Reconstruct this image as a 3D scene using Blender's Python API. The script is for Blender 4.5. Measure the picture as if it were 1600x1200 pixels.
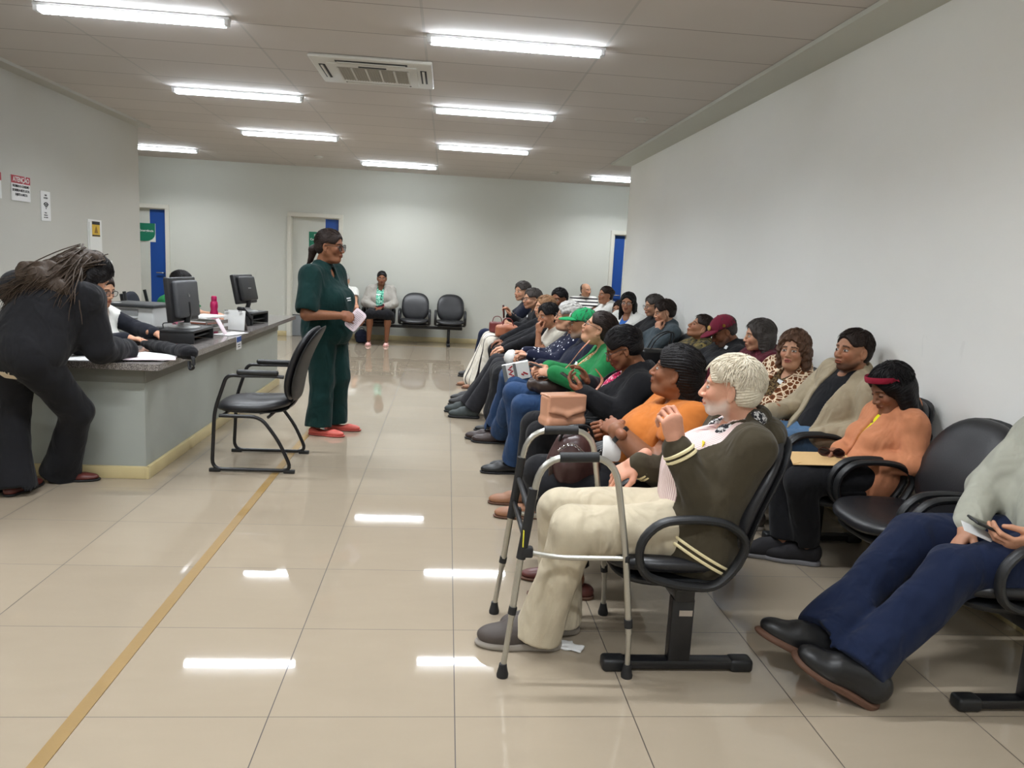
import bpy, bmesh, math, random
import numpy as np
from mathutils import Vector, Matrix
for o in list(bpy.data.objects): bpy.data.objects.remove(o)
SC = bpy.context.scene
COL = SC.collection
PI = math.pi
random.seed(7)

# ------------------------------------------------------------------ camera, world, exposure
cam = bpy.data.cameras.new('camera'); camo = bpy.data.objects.new('camera', cam); COL.objects.link(camo)
cam.sensor_fit = 'HORIZONTAL'; cam.sensor_width = 36.0; cam.lens = 1190.0/1600*36; cam.clip_start = .05
camo.matrix_world = Matrix(((.99520359, -.03850577, -.08992846, -.0799015),
                            (-.08279612, .1580616, -.9839519, -2.3110285),
                            (.05210206, .98667818, .15411534, 1.4783083), (0, 0, 0, 1)))
SC.camera = camo
SC.view_settings.view_transform = 'Standard'; SC.view_settings.look = 'None'
SC.view_settings.gamma = 1.0; SC.view_settings.use_curve_mapping = False
SC.view_settings.exposure = 0.92
W = bpy.data.worlds.new('world'); SC.world = W; W.use_nodes = True
W.node_tree.nodes['Background'].inputs[0].default_value = (.9, .93, 1, 1)
W.node_tree.nodes['Background'].inputs[1].default_value = .03
LAMP = 20.0      # emission of the fluorescent tubes

# ------------------------------------------------------------------ materials
def lin(c):
    return tuple((v/255/12.92 if v/255 <= .04045 else ((v/255+.055)/1.055)**2.4) for v in c)
MATS = {}
def nt(name):
    m = bpy.data.materials.new(name); m.use_nodes = True
    n = m.node_tree; b = n.nodes['Principled BSDF']
    return m, n, b
def N(n, t, **kw):
    x = n.nodes.new(t)
    for k, v in kw.items(): setattr(x, k, v)
    return x
def S(n, x, i, v):
    if isinstance(v, bpy.types.NodeSocket): n.links.new(v, x.inputs[i])
    else: x.inputs[i].default_value = v
def math_(n, op, a, b=None, c=None):
    x = N(n, 'ShaderNodeMath', operation=op); S(n, x, 0, a)
    if b is not None: S(n, x, 1, b)
    if c is not None: S(n, x, 2, c)
    return x.outputs[0]
def mixc(n, f, a, b):
    x = N(n, 'ShaderNodeMix', data_type='RGBA'); S(n, x, 0, f)
    for i, v in ((6, a), (7, b)):
        if isinstance(v, bpy.types.NodeSocket): n.links.new(v, x.inputs[i])
        else: x.inputs[i].default_value = (*v, 1)
    return x.outputs[2]
def coords(n, scale=(1, 1, 1)):
    t = N(n, 'ShaderNodeTexCoord'); m = N(n, 'ShaderNodeMapping'); n.links.new(t.outputs['Object'], m.inputs[0])
    m.inputs['Scale'].default_value = scale
    return m.outputs[0]
def noise(n, vec, scale, detail=3, rough=.5, dist=0):
    x = N(n, 'ShaderNodeTexNoise'); n.links.new(vec, x.inputs['Vector'])
    x.inputs['Scale'].default_value = scale; x.inputs['Detail'].default_value = detail
    x.inputs['Roughness'].default_value = rough; x.inputs['Distortion'].default_value = dist
    return x.outputs[0]
def bump(n, b, h, strength=.3, dist=.01):
    x = N(n, 'ShaderNodeBump'); n.links.new(h, x.inputs['Height'])
    x.inputs['Strength'].default_value = strength; x.inputs['Distance'].default_value = dist
    n.links.new(x.outputs[0], b.inputs['Normal'])
def plain(name, col, rough=.6, metal=0, spec=.5, var=.0, bmp=0, bscale=60, coat=0):
    """painted, moulded or metal surface with slight tonal variation"""
    if name in MATS: return MATS[name]
    m, n, b = nt(name); c = lin(col)
    b.inputs['Roughness'].default_value = rough; b.inputs['Metallic'].default_value = metal
    b.inputs['Specular IOR Level'].default_value = spec; b.inputs['Coat Weight'].default_value = coat
    v = coords(n); nz = noise(n, v, 6 if var else 40, 3)
    k = var or .03
    f = math_(n, 'MULTIPLY_ADD', nz, k*2, 1-k)
    mm = N(n, 'ShaderNodeVectorMath', operation='SCALE'); mm.inputs[0].default_value = c; n.links.new(f, mm.inputs['Scale'])
    n.links.new(mm.outputs[0], b.inputs['Base Color'])
    if bmp: bump(n, b, noise(n, v, bscale, 3), bmp, .004)
    MATS[name] = m; return m
def cloth(name, col, rough=.9, fold=.5, weave=500, pat=None, sheen=.06):
    """fabric: large soft creases, a fine weave, and a printed pattern when the cloth has one"""
    if name in MATS: return MATS[name]
    m, n, b = nt(name); c = lin(col)
    b.inputs['Roughness'].default_value = rough; b.inputs['Specular IOR Level'].default_value = .2
    b.inputs['Sheen Weight'].default_value = sheen
    v = coords(n)
    nz = noise(n, v, 14, 4, .6)
    f = math_(n, 'MULTIPLY_ADD', nz, .30, .85)
    mm = N(n, 'ShaderNodeVectorMath', operation='SCALE'); n.links.new(f, mm.inputs['Scale'])
    if pat: n.links.new(pat(n, v, c), mm.inputs[0])
    else: mm.inputs[0].default_value = c
    n.links.new(mm.outputs[0], b.inputs['Base Color'])
    w = noise(n, coords(n, (1, 1, .55)), 9, 2, .45, .6)
    w2 = noise(n, v, weave, 2)
    h = math_(n, 'MULTIPLY_ADD', w2, .02, w)
    bump(n, b, h, fold*.95, .055)
    MATS[name] = m; return m
def sepxyz(n, v):
    s = N(n, 'ShaderNodeSeparateXYZ'); n.links.new(v, s.inputs[0]); return s.outputs
def p_stripes(axis, freq, duty, c2):
    def f(n, v, c):
        s = sepxyz(n, v)[axis]; w = math_(n, 'FRACT', math_(n, 'MULTIPLY', s, freq))
        return mixc(n, math_(n, 'LESS_THAN', w, duty), c, lin(c2))
    return f
def p_dots(scale, size, c2):
    def f(n, v, c):
        x = N(n, 'ShaderNodeTexVoronoi'); n.links.new(v, x.inputs['Vector']); x.inputs['Scale'].default_value = scale
        return mixc(n, math_(n, 'LESS_THAN', x.outputs['Distance'], size), c, lin(c2))
    return f
def p_leopard(scale, c2, c3):
    def f(n, v, c):
        x = N(n, 'ShaderNodeTexVoronoi', feature='DISTANCE_TO_EDGE'); n.links.new(v, x.inputs['Vector']); x.inputs['Scale'].default_value = scale
        inner = mixc(n, math_(n, 'GREATER_THAN', x.outputs['Distance'], .30), lin(c2), lin(c3))
        return mixc(n, math_(n, 'GREATER_THAN', x.outputs['Distance'], .085), c, inner)
    return f
def p_blobs(scale, thr, c2, c3=None):
    def f(n, v, c):
        a = noise(n, v, scale, 2, .6, .8)
        r = mixc(n, math_(n, 'GREATER_THAN', a, thr), c, lin(c2))
        if c3:
            a2 = noise(n, coords(n, (1.3, 1.1, .9)), scale*1.4, 1, .5, .5)
            r = mixc(n, math_(n, 'GREATER_THAN', a2, thr+.02), r, lin(c3))
        return r
    return f
def skin_mat():
    if 'skin' in MATS: return MATS['skin']
    m, n, b = nt('skin'); a = N(n, 'ShaderNodeAttribute'); a.attribute_name = 'col'
    v = coords(n); nz = noise(n, v, 45, 4, .6)
    f = math_(n, 'MULTIPLY_ADD', nz, .22, .89)
    mm = N(n, 'ShaderNodeVectorMath', operation='SCALE'); n.links.new(a.outputs['Color'], mm.inputs[0]); n.links.new(f, mm.inputs['Scale'])
    n.links.new(mm.outputs[0], b.inputs['Base Color'])
    b.inputs['Roughness'].default_value = .5; b.inputs['Specular IOR Level'].default_value = .35
    b.inputs['Subsurface Weight'].default_value = .06; b.inputs['Subsurface Radius'].default_value = (.01, .004, .002)
    bump(n, b, noise(n, v, 160, 3), .12, .003)
    MATS['skin'] = m; return m
def hair_mat(name, col, col2=None, rough=.42):
    if name in MATS: return MATS[name]
    m, n, b = nt(name)
    v = coords(n, (1, 1, .35)); nz = noise(n, v, 130, 3, .6, .6)
    n.links.new(mixc(n, nz, lin(col), lin(col2 or tuple(min(255, int(x*1.5+14)) for x in col))), b.inputs['Base Color'])
    b.inputs['Roughness'].default_value = rough+.08; b.inputs['Specular IOR Level'].default_value = .2
    bump(n, b, nz, .5, .005)
    MATS[name] = m; return m

# ------------------------------------------------------------------ object helpers
def mesh_obj(name, me, mat, parent=None, smooth=True):
    o = bpy.data.objects.new(name, me); COL.objects.link(o)
    for m in (mat if isinstance(mat, (list, tuple)) else [mat]): me.materials.append(m)
    if smooth: me.polygons.foreach_set('use_smooth', [True]*len(me.polygons))
    if parent: o.parent = parent
    return o
def arr_mesh(name, V, Fq):
    me = bpy.data.meshes.new(name); V = np.asarray(V, np.float32)
    me.vertices.add(len(V)); me.vertices.foreach_set('co', V.ravel())
    Fq = np.asarray(Fq, np.int32); k = Fq.shape[1]
    me.loops.add(Fq.size); me.loops.foreach_set('vertex_index', Fq.ravel())
    me.polygons.add(len(Fq)); me.polygons.foreach_set('loop_start', np.arange(0, Fq.size, k, dtype=np.int32))
    me.polygons.foreach_set('loop_total', np.full(len(Fq), k, np.int32))
    me.update(calc_edges=True); me.validate(); return me
def tag(o, label=None, cat=None, group=None, kind=None):
    if label: o['label'] = label
    if cat: o['category'] = cat
    if group: o['group'] = group
    if kind: o['kind'] = kind
    return o
def empty(name, loc, label=None, cat=None, group=None, rz=0):
    o = bpy.data.objects.new(name, None); COL.objects.link(o); o.location = loc; o.rotation_euler = (0, 0, rz)
    o.empty_display_size = .05
    return tag(o, label, cat, group)
def kids(o): return [c for c in bpy.data.objects if c.parent is o]
def copy_tree(o, parent=None):
    c = o.copy(); COL.objects.link(c)
    if parent: c.parent = parent
    for ch in kids(o): copy_tree(ch, c)
    return c
class MB:
    """collects boxes, tubes, lathes and pads into one mesh"""
    def __init__(s): s.v = []; s.f = []; s.mi = []; s.m = 0
    def add(s, V, Fs):
        k = len(s.v); s.v += [tuple(p) for p in V]; s.f += [tuple(i+k for i in f) for f in Fs]; s.mi += [s.m]*len(Fs); return s
    def box(s, c, d, r=0, rot=None):
        hx, hy, hz = d[0]/2, d[1]/2, d[2]/2
        r = min(r, .98*min(hx, hy, hz))
        if r <= 0:
            V = [(x, y, z) for x in (-hx, hx) for y in (-hy, hy) for z in (-hz, hz)]
            Fs = [(0, 1, 3, 2), (4, 6, 7, 5), (0, 4, 5, 1), (2, 3, 7, 6), (0, 2, 6, 4), (1, 5, 7, 3)]
        else:
            b = bmesh.new(); bmesh.ops.create_cube(b, size=1)
            bmesh.ops.scale(b, vec=(2*hx, 2*hy, 2*hz), verts=b.verts)
            bmesh.ops.bevel(b, geom=list(b.edges), offset=r, segments=2 if r < .012 else 3, profile=.5, affect='EDGES')
            b.verts.index_update(); V = [tuple(v.co) for v in b.verts]; Fs = [tuple(v.index for v in f.verts) for f in b.faces]; b.free()
        if rot is not None:
            R = rot if isinstance(rot, Matrix) else Matrix.Rotation(rot, 3, 'Z'); V = [R @ Vector(p) for p in V]
        return s.add([(p[0]+c[0], p[1]+c[1], p[2]+c[2]) for p in V], Fs)
    def tube(s, pts, ra, rb=None, n=12, closed=False, up=(0, 0, 1), taper=None, caps=True):
        P = [Vector(p) for p in pts]; m = len(P); rb = rb or ra; V = []; up = Vector(up)
        for i in range(m):
            a = P[(i-1) % m] if closed or i else P[0]; c = P[(i+1) % m] if closed or i < m-1 else P[-1]
            t = (c-a).normalized(); u = up - t*up.dot(t)
            if u.length < 1e-3: u = Vector((1, 0, 0)) - t*t.x
            if u.length < 1e-3: u = Vector((0, 1, 0))
            u.normalize(); w = t.cross(u); k = taper(i/(m-1)) if taper else 1
            for j in range(n):
                A = 2*PI*j/n; V.append(P[i] + u*(ra*k*math.sin(A)) + w*(rb*k*math.cos(A)))
        Fs = []
        for i in range(m if closed else m-1):
            for j in range(n):
                a, b = i*n+j, i*n+(j+1) % n; c, d = ((i+1) % m)*n+(j+1) % n, ((i+1) % m)*n+j
                Fs.append((a, d, c, b))
        if not closed and caps: Fs += [tuple(range(n)), tuple((m-1)*n+j for j in reversed(range(n)))]
        return s.add(V, Fs)
    def lathe(s, prof, c=(0, 0, 0), n=24, rot=None):
        V = []; Fs = []
        for (r, z) in prof:
            for j in range(n):
                A = 2*PI*j/n; p = Vector((r*math.cos(A), r*math.sin(A), z))
                if rot: p = rot @ p
                V.append((p[0]+c[0], p[1]+c[1], p[2]+c[2]))
        for i in range(len(prof)-1):
            for j in range(n): Fs.append((i*n+j, i*n+(j+1) % n, (i+1)*n+(j+1) % n, (i+1)*n+j))
        Fs += [tuple(reversed(range(n))), tuple((len(prof)-1)*n+j for j in range(n))]
        return s.add(V, Fs)
    def pad(s, a, b, th, fn, e=2.8, n=40, crown=.25, rim=.35):
        """rounded cushion: superellipse outline a x b, thickness th, mapped by fn(u,v,w) to space"""
        prof = [(0, 1), (.3, 1), (.55, .97), (.75, .88), (.9, .68), (.97, .42), (1, .12), (1, -.2), (.96, -.5), (.85, -.62), (.5, -.7), (0, -.7)]
        V = []; Fs = []
        for (r, h) in prof[1:-1]:
            for j in range(n):
                A = 2*PI*j/n; ca, sa = math.cos(A), math.sin(A)
                x = a*r*math.copysign(abs(ca)**(2/e), ca); y = b*r*math.copysign(abs(sa)**(2/e), sa)
                V.append(fn(x, y, h*th/2))
        m = len(prof)-2
        for i in range(m-1):
            for j in range(n): Fs.append((i*n+j, (i+1)*n+j, (i+1)*n+(j+1) % n, i*n+(j+1) % n))
        V += [fn(0, 0, th/2), fn(0, 0, -.7*th/2)]
        for j in range(n):
            Fs.append((m*n, j, (j+1) % n)); Fs.append((m*n+1, (m-1)*n+(j+1) % n, (m-1)*n+j))
        return s.add(V, Fs)
    def prism(s, poly, z0, z1, fn=lambda x, y, z: (x, y, z)):
        n = len(poly); V = [fn(x, y, z0) for x, y in poly]+[fn(x, y, z1) for x, y in poly]
        Fs = [tuple(reversed(range(n))), tuple(range(n, 2*n))]+[(i, (i+1) % n, n+(i+1) % n, n+i) for i in range(n)]
        return s.add(V, Fs)
    def build(s, name, mat, parent=None, smooth=True, loc=None):
        me = bpy.data.meshes.new(name); me.from_pydata([tuple(p) for p in s.v], [], s.f); me.update()
        b = bmesh.new(); b.from_mesh(me); bmesh.ops.recalc_face_normals(b, faces=b.faces); b.to_mesh(me); b.free()
        o = mesh_obj(name, me, mat, parent, False)
        me.polygons.foreach_set('material_index', s.mi)
        if smooth:
            me.polygons.foreach_set('use_smooth', [True]*len(me.polygons))
            me.set_sharp_from_angle(angle=math.radians(42))
        if loc: o.location = loc
        return o
def fillet(pts, r, n=5, closed=False):
    P = [Vector(p) for p in pts]; out = []; m = len(P)
    for i in range(m):
        if not closed and i in (0, m-1): out.append(P[i]); continue
        a, b, c = P[(i-1) % m], P[i], P[(i+1) % m]; rr = min(r, (a-b).length*.48, (c-b).length*.48)
        p, q = b+(a-b).normalized()*rr, b+(c-b).normalized()*rr
        for k in range(n+1):
            t = k/n; out.append(p*(1-t)**2+b*2*t*(1-t)+q*t*t)
    return out
def text_mesh(txt, size, depth=.0006, bold=False, align='CENTER'):
    cu = bpy.data.curves.new('lettering', 'FONT'); cu.body = txt; cu.size = size; cu.align_x = align; cu.align_y = 'CENTER'
    cu.extrude = depth; cu.offset = size*.02 if bold else 0; cu.resolution_u = 3
    o = bpy.data.objects.new('lettering', cu); COL.objects.link(o); dg = bpy.context.evaluated_depsgraph_get()
    me = bpy.data.meshes.new_from_object(o.evaluated_get(dg)); COL.objects.unlink(o); bpy.data.objects.remove(o)
    return me
def put_text(txt, size, mat, parent, loc, rot, bold=False, sx=1, name='lettering'):
    me = text_mesh(txt, size, bold=bold); o = mesh_obj(name, me, mat, parent, False)
    o.location = loc; o.rotation_euler = rot; o.scale = (sx, 1, 1); return o

# ------------------------------------------------------------------ implicit surfaces, meshed by surface nets
class Fld:
    def __init__(s): s.ops = []
    def cap(s, a, b, ra, rb=None, k=.02, op='u'):
        a = np.array(a, np.float32); b = np.array(b, np.float32); rb = ra if rb is None else rb; ba = b-a; L = float(ba@ba)+1e-12
        def fn(x, y, z):
            px, py, pz = x-a[0], y-a[1], z-a[2]
            h = np.clip((px*ba[0]+py*ba[1]+pz*ba[2])/L, 0, 1)
            return np.sqrt((px-h*ba[0])**2+(py-h*ba[1])**2+(pz-h*ba[2])**2)-(ra+(rb-ra)*h)
        m = max(ra, rb); s.ops.append((op, fn, np.minimum(a, b)-m, np.maximum(a, b)+m, k)); return s
    def ell(s, c, r, rot=None, k=.02, op='u'):
        c = np.array(c, np.float32); r = np.array(r if hasattr(r, '__len__') else (r, r, r), np.float32)
        R = None if rot is None else np.array(rot, np.float32)
        def fn(x, y, z):
            px, py, pz = x-c[0], y-c[1], z-c[2]
            if R is not None: px, py, pz = [R[0, i]*px+R[1, i]*py+R[2, i]*pz for i in range(3)]
            k0 = np.sqrt((px/r[0])**2+(py/r[1])**2+(pz/r[2])**2)
            k1 = np.sqrt((px/r[0]**2)**2+(py/r[1]**2)**2+(pz/r[2]**2)**2)+1e-6
            return k0*(k0-1)/k1
        e = r if R is None else np.abs(R)@r
        s.ops.append((op, fn, c-e, c+e, k)); return s
    def box(s, c, h, rad=.01, rot=None, k=.01, op='u'):
        c = np.array(c, np.float32); h = np.array(h, np.float32); R = None if rot is None else np.array(rot, np.float32)
        def fn(x, y, z):
            px, py, pz = x-c[0], y-c[1], z-c[2]
            if R is not None: px, py, pz = [R[0, i]*px+R[1, i]*py+R[2, i]*pz for i in range(3)]
            qx, qy, qz = abs(px)-h[0]+rad, abs(py)-h[1]+rad, abs(pz)-h[2]+rad
            return np.sqrt(np.maximum(qx, 0)**2+np.maximum(qy, 0)**2+np.maximum(qz, 0)**2)+np.minimum(np.maximum(qx, np.maximum(qy, qz)), 0)-rad
        e = h if R is None else np.abs(R)@h
        s.ops.append((op, fn, c-e, c+e, k)); return s
    def half(s, p, nrm, k=0):
        """cuts away what lies on the side nrm points to"""
        p = np.array(p, np.float32); nrm = np.array(nrm, np.float32); nrm /= np.linalg.norm(nrm)
        s.ops.append(('h', lambda x, y, z: (x-p[0])*nrm[0]+(y-p[1])*nrm[1]+(z-p[2])*nrm[2], None, None, k)); return s
    def mesh(s, vox, disp=None):
        lo = np.min([o[2] for o in s.ops if o[0] == 'u'], 0)-2.5*vox; hi = np.max([o[3] for o in s.ops if o[0] == 'u'], 0)+2.5*vox
        n = np.ceil((hi-lo)/vox).astype(int)+1
        ax = [(lo[i]+vox*np.arange(n[i])).astype(np.float32) for i in range(3)]
        D = np.full(n, .25, np.float32)
        for op, fn, a, b, k in s.ops:
            if a is None: sl = (slice(None),)*3
            else:
                g = k+3*vox
                i0 = np.maximum(np.floor((a-g-lo)/vox).astype(int), 0); i1 = np.minimum(np.ceil((b+g-lo)/vox).astype(int)+1, n)
                if (i1 <= i0).any(): continue
                sl = tuple(slice(i0[i], i1[i]) for i in range(3))
            d = fn(ax[0][sl[0]][:, None, None], ax[1][sl[1]][None, :, None], ax[2][sl[2]][None, None, :])
            A = D[sl]
            if op == 'u':
                if k > 0: h = np.maximum(k-abs(A-d), 0); D[sl] = np.minimum(A, d)-h*h/(4*k)
                else: D[sl] = np.minimum(A, d)
            else:
                if op == 's': d = -d
                if k > 0: h = np.maximum(k-abs(A-d), 0); D[sl] = np.maximum(A, d)+h*h/(4*k)
                else: D[sl] = np.maximum(A, d)
        D = D.astype(np.float32)
        if disp is not None:
            m = np.abs(D) < .03; idx = np.argwhere(m); P = lo+idx*vox
            D[m] += disp(P[:, 0], P[:, 1], P[:, 2]).astype(np.float32)
        return nets(D, lo, vox)
def nets(D, lo, h):
    for ax in range(3):
        sl = [slice(None)]*3; sl[ax] = 0; D[tuple(sl)] = np.maximum(D[tuple(sl)], h*.3); sl[ax] = -1; D[tuple(sl)] = np.maximum(D[tuple(sl)], h*.3)
    Sg = D < 0; c = [a-1 for a in D.shape]
    cnt = np.zeros(c, np.int8); CO = [(i, j, k) for i in (0, 1) for j in (0, 1) for k in (0, 1)]
    for i, j, k in CO: cnt += Sg[i:i+c[0], j:j+c[1], k:k+c[2]]
    act = (cnt > 0) & (cnt < 8); idx = np.argwhere(act); ids = np.full(c, -1, np.int32); ids[act] = np.arange(len(idx))
    acc = np.zeros((len(idx), 3)); w = np.zeros(len(idx))
    for a in CO:
        for ax in range(3):
            if a[ax]: continue
            b = list(a); b[ax] = 1
            da = D[idx[:, 0]+a[0], idx[:, 1]+a[1], idx[:, 2]+a[2]]; db = D[idx[:, 0]+b[0], idx[:, 1]+b[1], idx[:, 2]+b[2]]
            m = (da < 0) != (db < 0); t = np.where(m, da/np.where(m, da-db, 1), 0)
            p = np.zeros((len(idx), 3)); p[:] = a; p[:, ax] = t
            acc += p*m[:, None]; w += m
    V = (idx+acc/np.maximum(w, 1)[:, None])*h+lo; Q = []
    for ax in range(3):
        u, v = (ax+1) % 3, (ax+2) % 3
        A = [slice(1, -1)]*3; A[ax] = slice(0, -1); B = list(A); B[ax] = slice(1, None)
        s0, s1 = Sg[tuple(A)], Sg[tuple(B)]; e = np.argwhere(s0 != s1); o = np.ones(3, int); o[ax] = 0; e = e+o
        def cell(du, dv):
            q = e.copy(); q[:, u] -= du; q[:, v] -= dv; return ids[q[:, 0], q[:, 1], q[:, 2]]
        q = np.stack([cell(1, 1), cell(0, 1), cell(0, 0), cell(1, 0)], 1)
        fl = ~Sg[e[:, 0], e[:, 1], e[:, 2]]; q[fl] = q[fl][:, ::-1]; Q.append(q)
    Q = np.concatenate(Q); Q = Q[(Q >= 0).all(1)]
    return V.astype(np.float32), Q
_rs = np.random.RandomState(5)
def folds(amp=.004, freq=38, seed=0, n=5, stretch=(1, 1, .6)):
    amp *= 1.5; freq *= .85
    r = np.random.RandomState(seed+11); K = r.normal(size=(n, 3)); K /= np.linalg.norm(K, axis=1)[:, None]; K = K*np.array(stretch)*freq*(.6+.9*r.rand(n, 1)); ph = r.rand(n)*6.3
    def f(x, y, z):
        o = 0
        for i in range(n):
            o = o+1-2*np.abs(np.sin(.5*(K[i, 0]*x+K[i, 1]*y+K[i, 2]*z+ph[i]+.9*np.sin(K[(i+1) % n, 0]*.5*x+K[(i+1) % n, 1]*.5*y+K[(i+1) % n, 2]*.5*z))))
        return amp*o/n*1.6
    return f

# ------------------------------------------------------------------ the room
HC = 3.0; XL, XR, YB = -4.1, 2.5, 11.75; YW = 8.2; YR = 8.85; Y0 = -6.0; XFL = -7.4; XFR = 5.2
def floor_mat():
    m, n, b = nt('floor_tiles'); v = coords(n); o = sepxyz(n, v)
    def line(s, w):
        fr = math_(n, 'FRACT', math_(n, 'ADD', math_(n, 'DIVIDE', s, .6), 100.5)); return math_(n, 'LESS_THAN', math_(n, 'ABSOLUTE', math_(n, 'SUBTRACT', fr, .5)), w)
    g = math_(n, 'MAXIMUM', line(o[0], .0030), line(o[1], .0022))
    cell = N(n, 'ShaderNodeCombineXYZ')
    for i in (0, 1): S(n, cell, i, math_(n, 'FLOOR', math_(n, 'ADD', math_(n, 'DIVIDE', o[i], .6), 100)))
    wn = N(n, 'ShaderNodeTexWhiteNoise'); n.links.new(cell.outputs[0], wn.inputs['Vector'])
    nz = noise(n, coords(n, (1, 3, 1)), 2.2, 5, .6, 1)
    f = math_(n, 'ADD', math_(n, 'MULTIPLY', wn.outputs['Value'], .05), math_(n, 'MULTIPLY_ADD', nz, .10, .90))
    mm = N(n, 'ShaderNodeVectorMath', operation='SCALE'); mm.inputs[0].default_value = lin((161, 148, 129)); n.links.new(f, mm.inputs['Scale'])
    n.links.new(mixc(n, g, mm.outputs[0], lin((66, 57, 50))), b.inputs['Base Color'])
    S(n, b, 'Roughness', math_(n, 'MULTIPLY_ADD', g, .5, .03)); b.inputs['Specular IOR Level'].default_value = .62
    return m
def ceil_mat():
    m, n, b = nt('ceiling_tiles'); v = coords(n); o = sepxyz(n, v)
    def line(s, off, per, w):
        fr = math_(n, 'FRACT', math_(n, 'ADD', math_(n, 'DIVIDE', math_(n, 'SUBTRACT', s, off), per), 50.5))
        return math_(n, 'LESS_THAN', math_(n, 'ABSOLUTE', math_(n, 'SUBTRACT', fr, .5)), w)
    gx = line(o[0], -.3, 1.25, .0075); gy = line(o[1], 3.3, .625, .0085); g = math_(n, 'MAXIMUM', gx, gy)
    nz = noise(n, v, 1.3, 3)
    cell = N(n, 'ShaderNodeCombineXYZ'); S(n, cell, 0, math_(n, 'FLOOR', math_(n, 'DIVIDE', math_(n, 'SUBTRACT', o[0], -50.3), 1.25))); S(n, cell, 1, math_(n, 'FLOOR', math_(n, 'DIVIDE', math_(n, 'ADD', o[1], 46.7), .625)))
    wn = N(n, 'ShaderNodeTexWhiteNoise'); n.links.new(cell.outputs[0], wn.inputs['Vector'])
    f = math_(n, 'ADD', math_(n, 'MULTIPLY', wn.outputs['Value'], .05), math_(n, 'MULTIPLY_ADD', nz, .08, .90))
    mm = N(n, 'ShaderNodeVectorMath', operation='SCALE'); mm.inputs[0].default_value = lin((206, 199, 192)); n.links.new(f, mm.inputs['Scale'])
    c1 = mixc(n, gx, mm.outputs[0], lin((188, 184, 178)))
    n.links.new(mixc(n, gy, c1, lin((148, 142, 135))), b.inputs['Base Color'])
    b.inputs['Roughness'].default_value = .9
    bump(n, b, g, .5, .004)
    return m
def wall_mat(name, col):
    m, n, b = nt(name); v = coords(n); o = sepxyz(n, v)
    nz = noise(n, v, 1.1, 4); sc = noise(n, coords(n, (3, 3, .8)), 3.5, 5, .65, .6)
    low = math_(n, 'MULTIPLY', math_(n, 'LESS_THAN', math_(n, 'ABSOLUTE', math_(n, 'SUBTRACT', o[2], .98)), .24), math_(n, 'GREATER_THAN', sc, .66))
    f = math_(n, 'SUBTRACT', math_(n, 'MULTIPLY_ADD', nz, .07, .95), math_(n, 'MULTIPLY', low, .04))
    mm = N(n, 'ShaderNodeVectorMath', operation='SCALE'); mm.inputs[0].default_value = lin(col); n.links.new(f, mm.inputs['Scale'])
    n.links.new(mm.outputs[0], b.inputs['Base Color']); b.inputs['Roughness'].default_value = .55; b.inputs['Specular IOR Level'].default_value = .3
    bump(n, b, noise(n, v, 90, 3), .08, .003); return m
M_W = wall_mat('painted_wall', (206, 207, 197)); M_WR = wall_mat('painted_wall_lit', (249, 249, 244)); M_WL = wall_mat('painted_wall_shaded', (192, 190, 181))  # right wall lightened, left darkened in colour to stand in for uneven light
M_BASE = plain('ivory_skirting', (200, 184, 138), .35, var=.1)
M_DK = plain('black_vinyl', (29, 29, 32), .40, spec=.5, bmp=.15, bscale=120)
M_PL = plain('black_plastic', (24, 25, 27), .45)
M_MET = plain('black_painted_metal', (21, 21, 24), .35)
M_WH = plain('white_plastic', (225, 225, 220), .4); M_PAPER = plain('paper', (228, 228, 226), .8)
M_INK = plain('black_ink', (40, 40, 42), .8); M_WINK = plain('white_ink', (235, 235, 232), .8)
def struct(name, c, d, mat, kind='structure', r=0):
    o = MB().box((0, 0, 0), d, r).build(name, mat, None, False); o.location = c; tag(o, kind=kind); return o
def slab(name, x0, x1, y0, y1, z0, z1, mat):
    """structure whose mesh keeps world coordinates so that tile joints fall where they are laid"""
    o = MB().box(((x0+x1)/2, (y0+y1)/2, (z0+z1)/2), (x1-x0, y1-y0, z1-z0)).build(name, mat, None, False); tag(o, kind='structure'); return o
slab('floor', XFL, XFR, Y0, YB+.1, -.1, 0, floor_mat())
slab('ceiling', XFL, XFR, Y0, YB+.1, HC, HC+.1, ceil_mat())
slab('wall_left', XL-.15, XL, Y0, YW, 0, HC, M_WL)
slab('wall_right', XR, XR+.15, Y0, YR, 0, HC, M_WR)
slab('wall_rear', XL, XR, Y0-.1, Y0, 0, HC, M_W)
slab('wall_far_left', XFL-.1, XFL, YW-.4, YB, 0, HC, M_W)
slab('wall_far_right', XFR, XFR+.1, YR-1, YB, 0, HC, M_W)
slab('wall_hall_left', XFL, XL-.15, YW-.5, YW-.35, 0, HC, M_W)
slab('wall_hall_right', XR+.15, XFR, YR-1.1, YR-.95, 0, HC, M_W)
D1, D2, D3 = (-6.02, -5.02), (-2.87, -2.03), (2.95, 3.75); DH = 2.13      # door openings in the back wall
xs = [XFL, D1[0], D1[1], D2[0], D2[1], D3[0], D3[1], XFR]
wb = MB()
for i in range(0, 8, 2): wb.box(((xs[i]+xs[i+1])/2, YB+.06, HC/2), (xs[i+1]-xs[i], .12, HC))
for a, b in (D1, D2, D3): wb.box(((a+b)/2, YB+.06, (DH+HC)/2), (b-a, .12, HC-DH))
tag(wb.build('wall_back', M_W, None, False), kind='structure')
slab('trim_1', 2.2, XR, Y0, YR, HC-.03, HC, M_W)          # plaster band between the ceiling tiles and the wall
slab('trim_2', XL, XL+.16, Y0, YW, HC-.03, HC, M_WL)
def skirting(name, segs):
    b = MB()
    for (x0, x1, y0, y1) in segs: b.box(((x0+x1)/2, (y0+y1)/2, .045), (x1-x0, y1-y0, .09), .004)
    tag(b.build(name, M_BASE), kind='structure')
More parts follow.
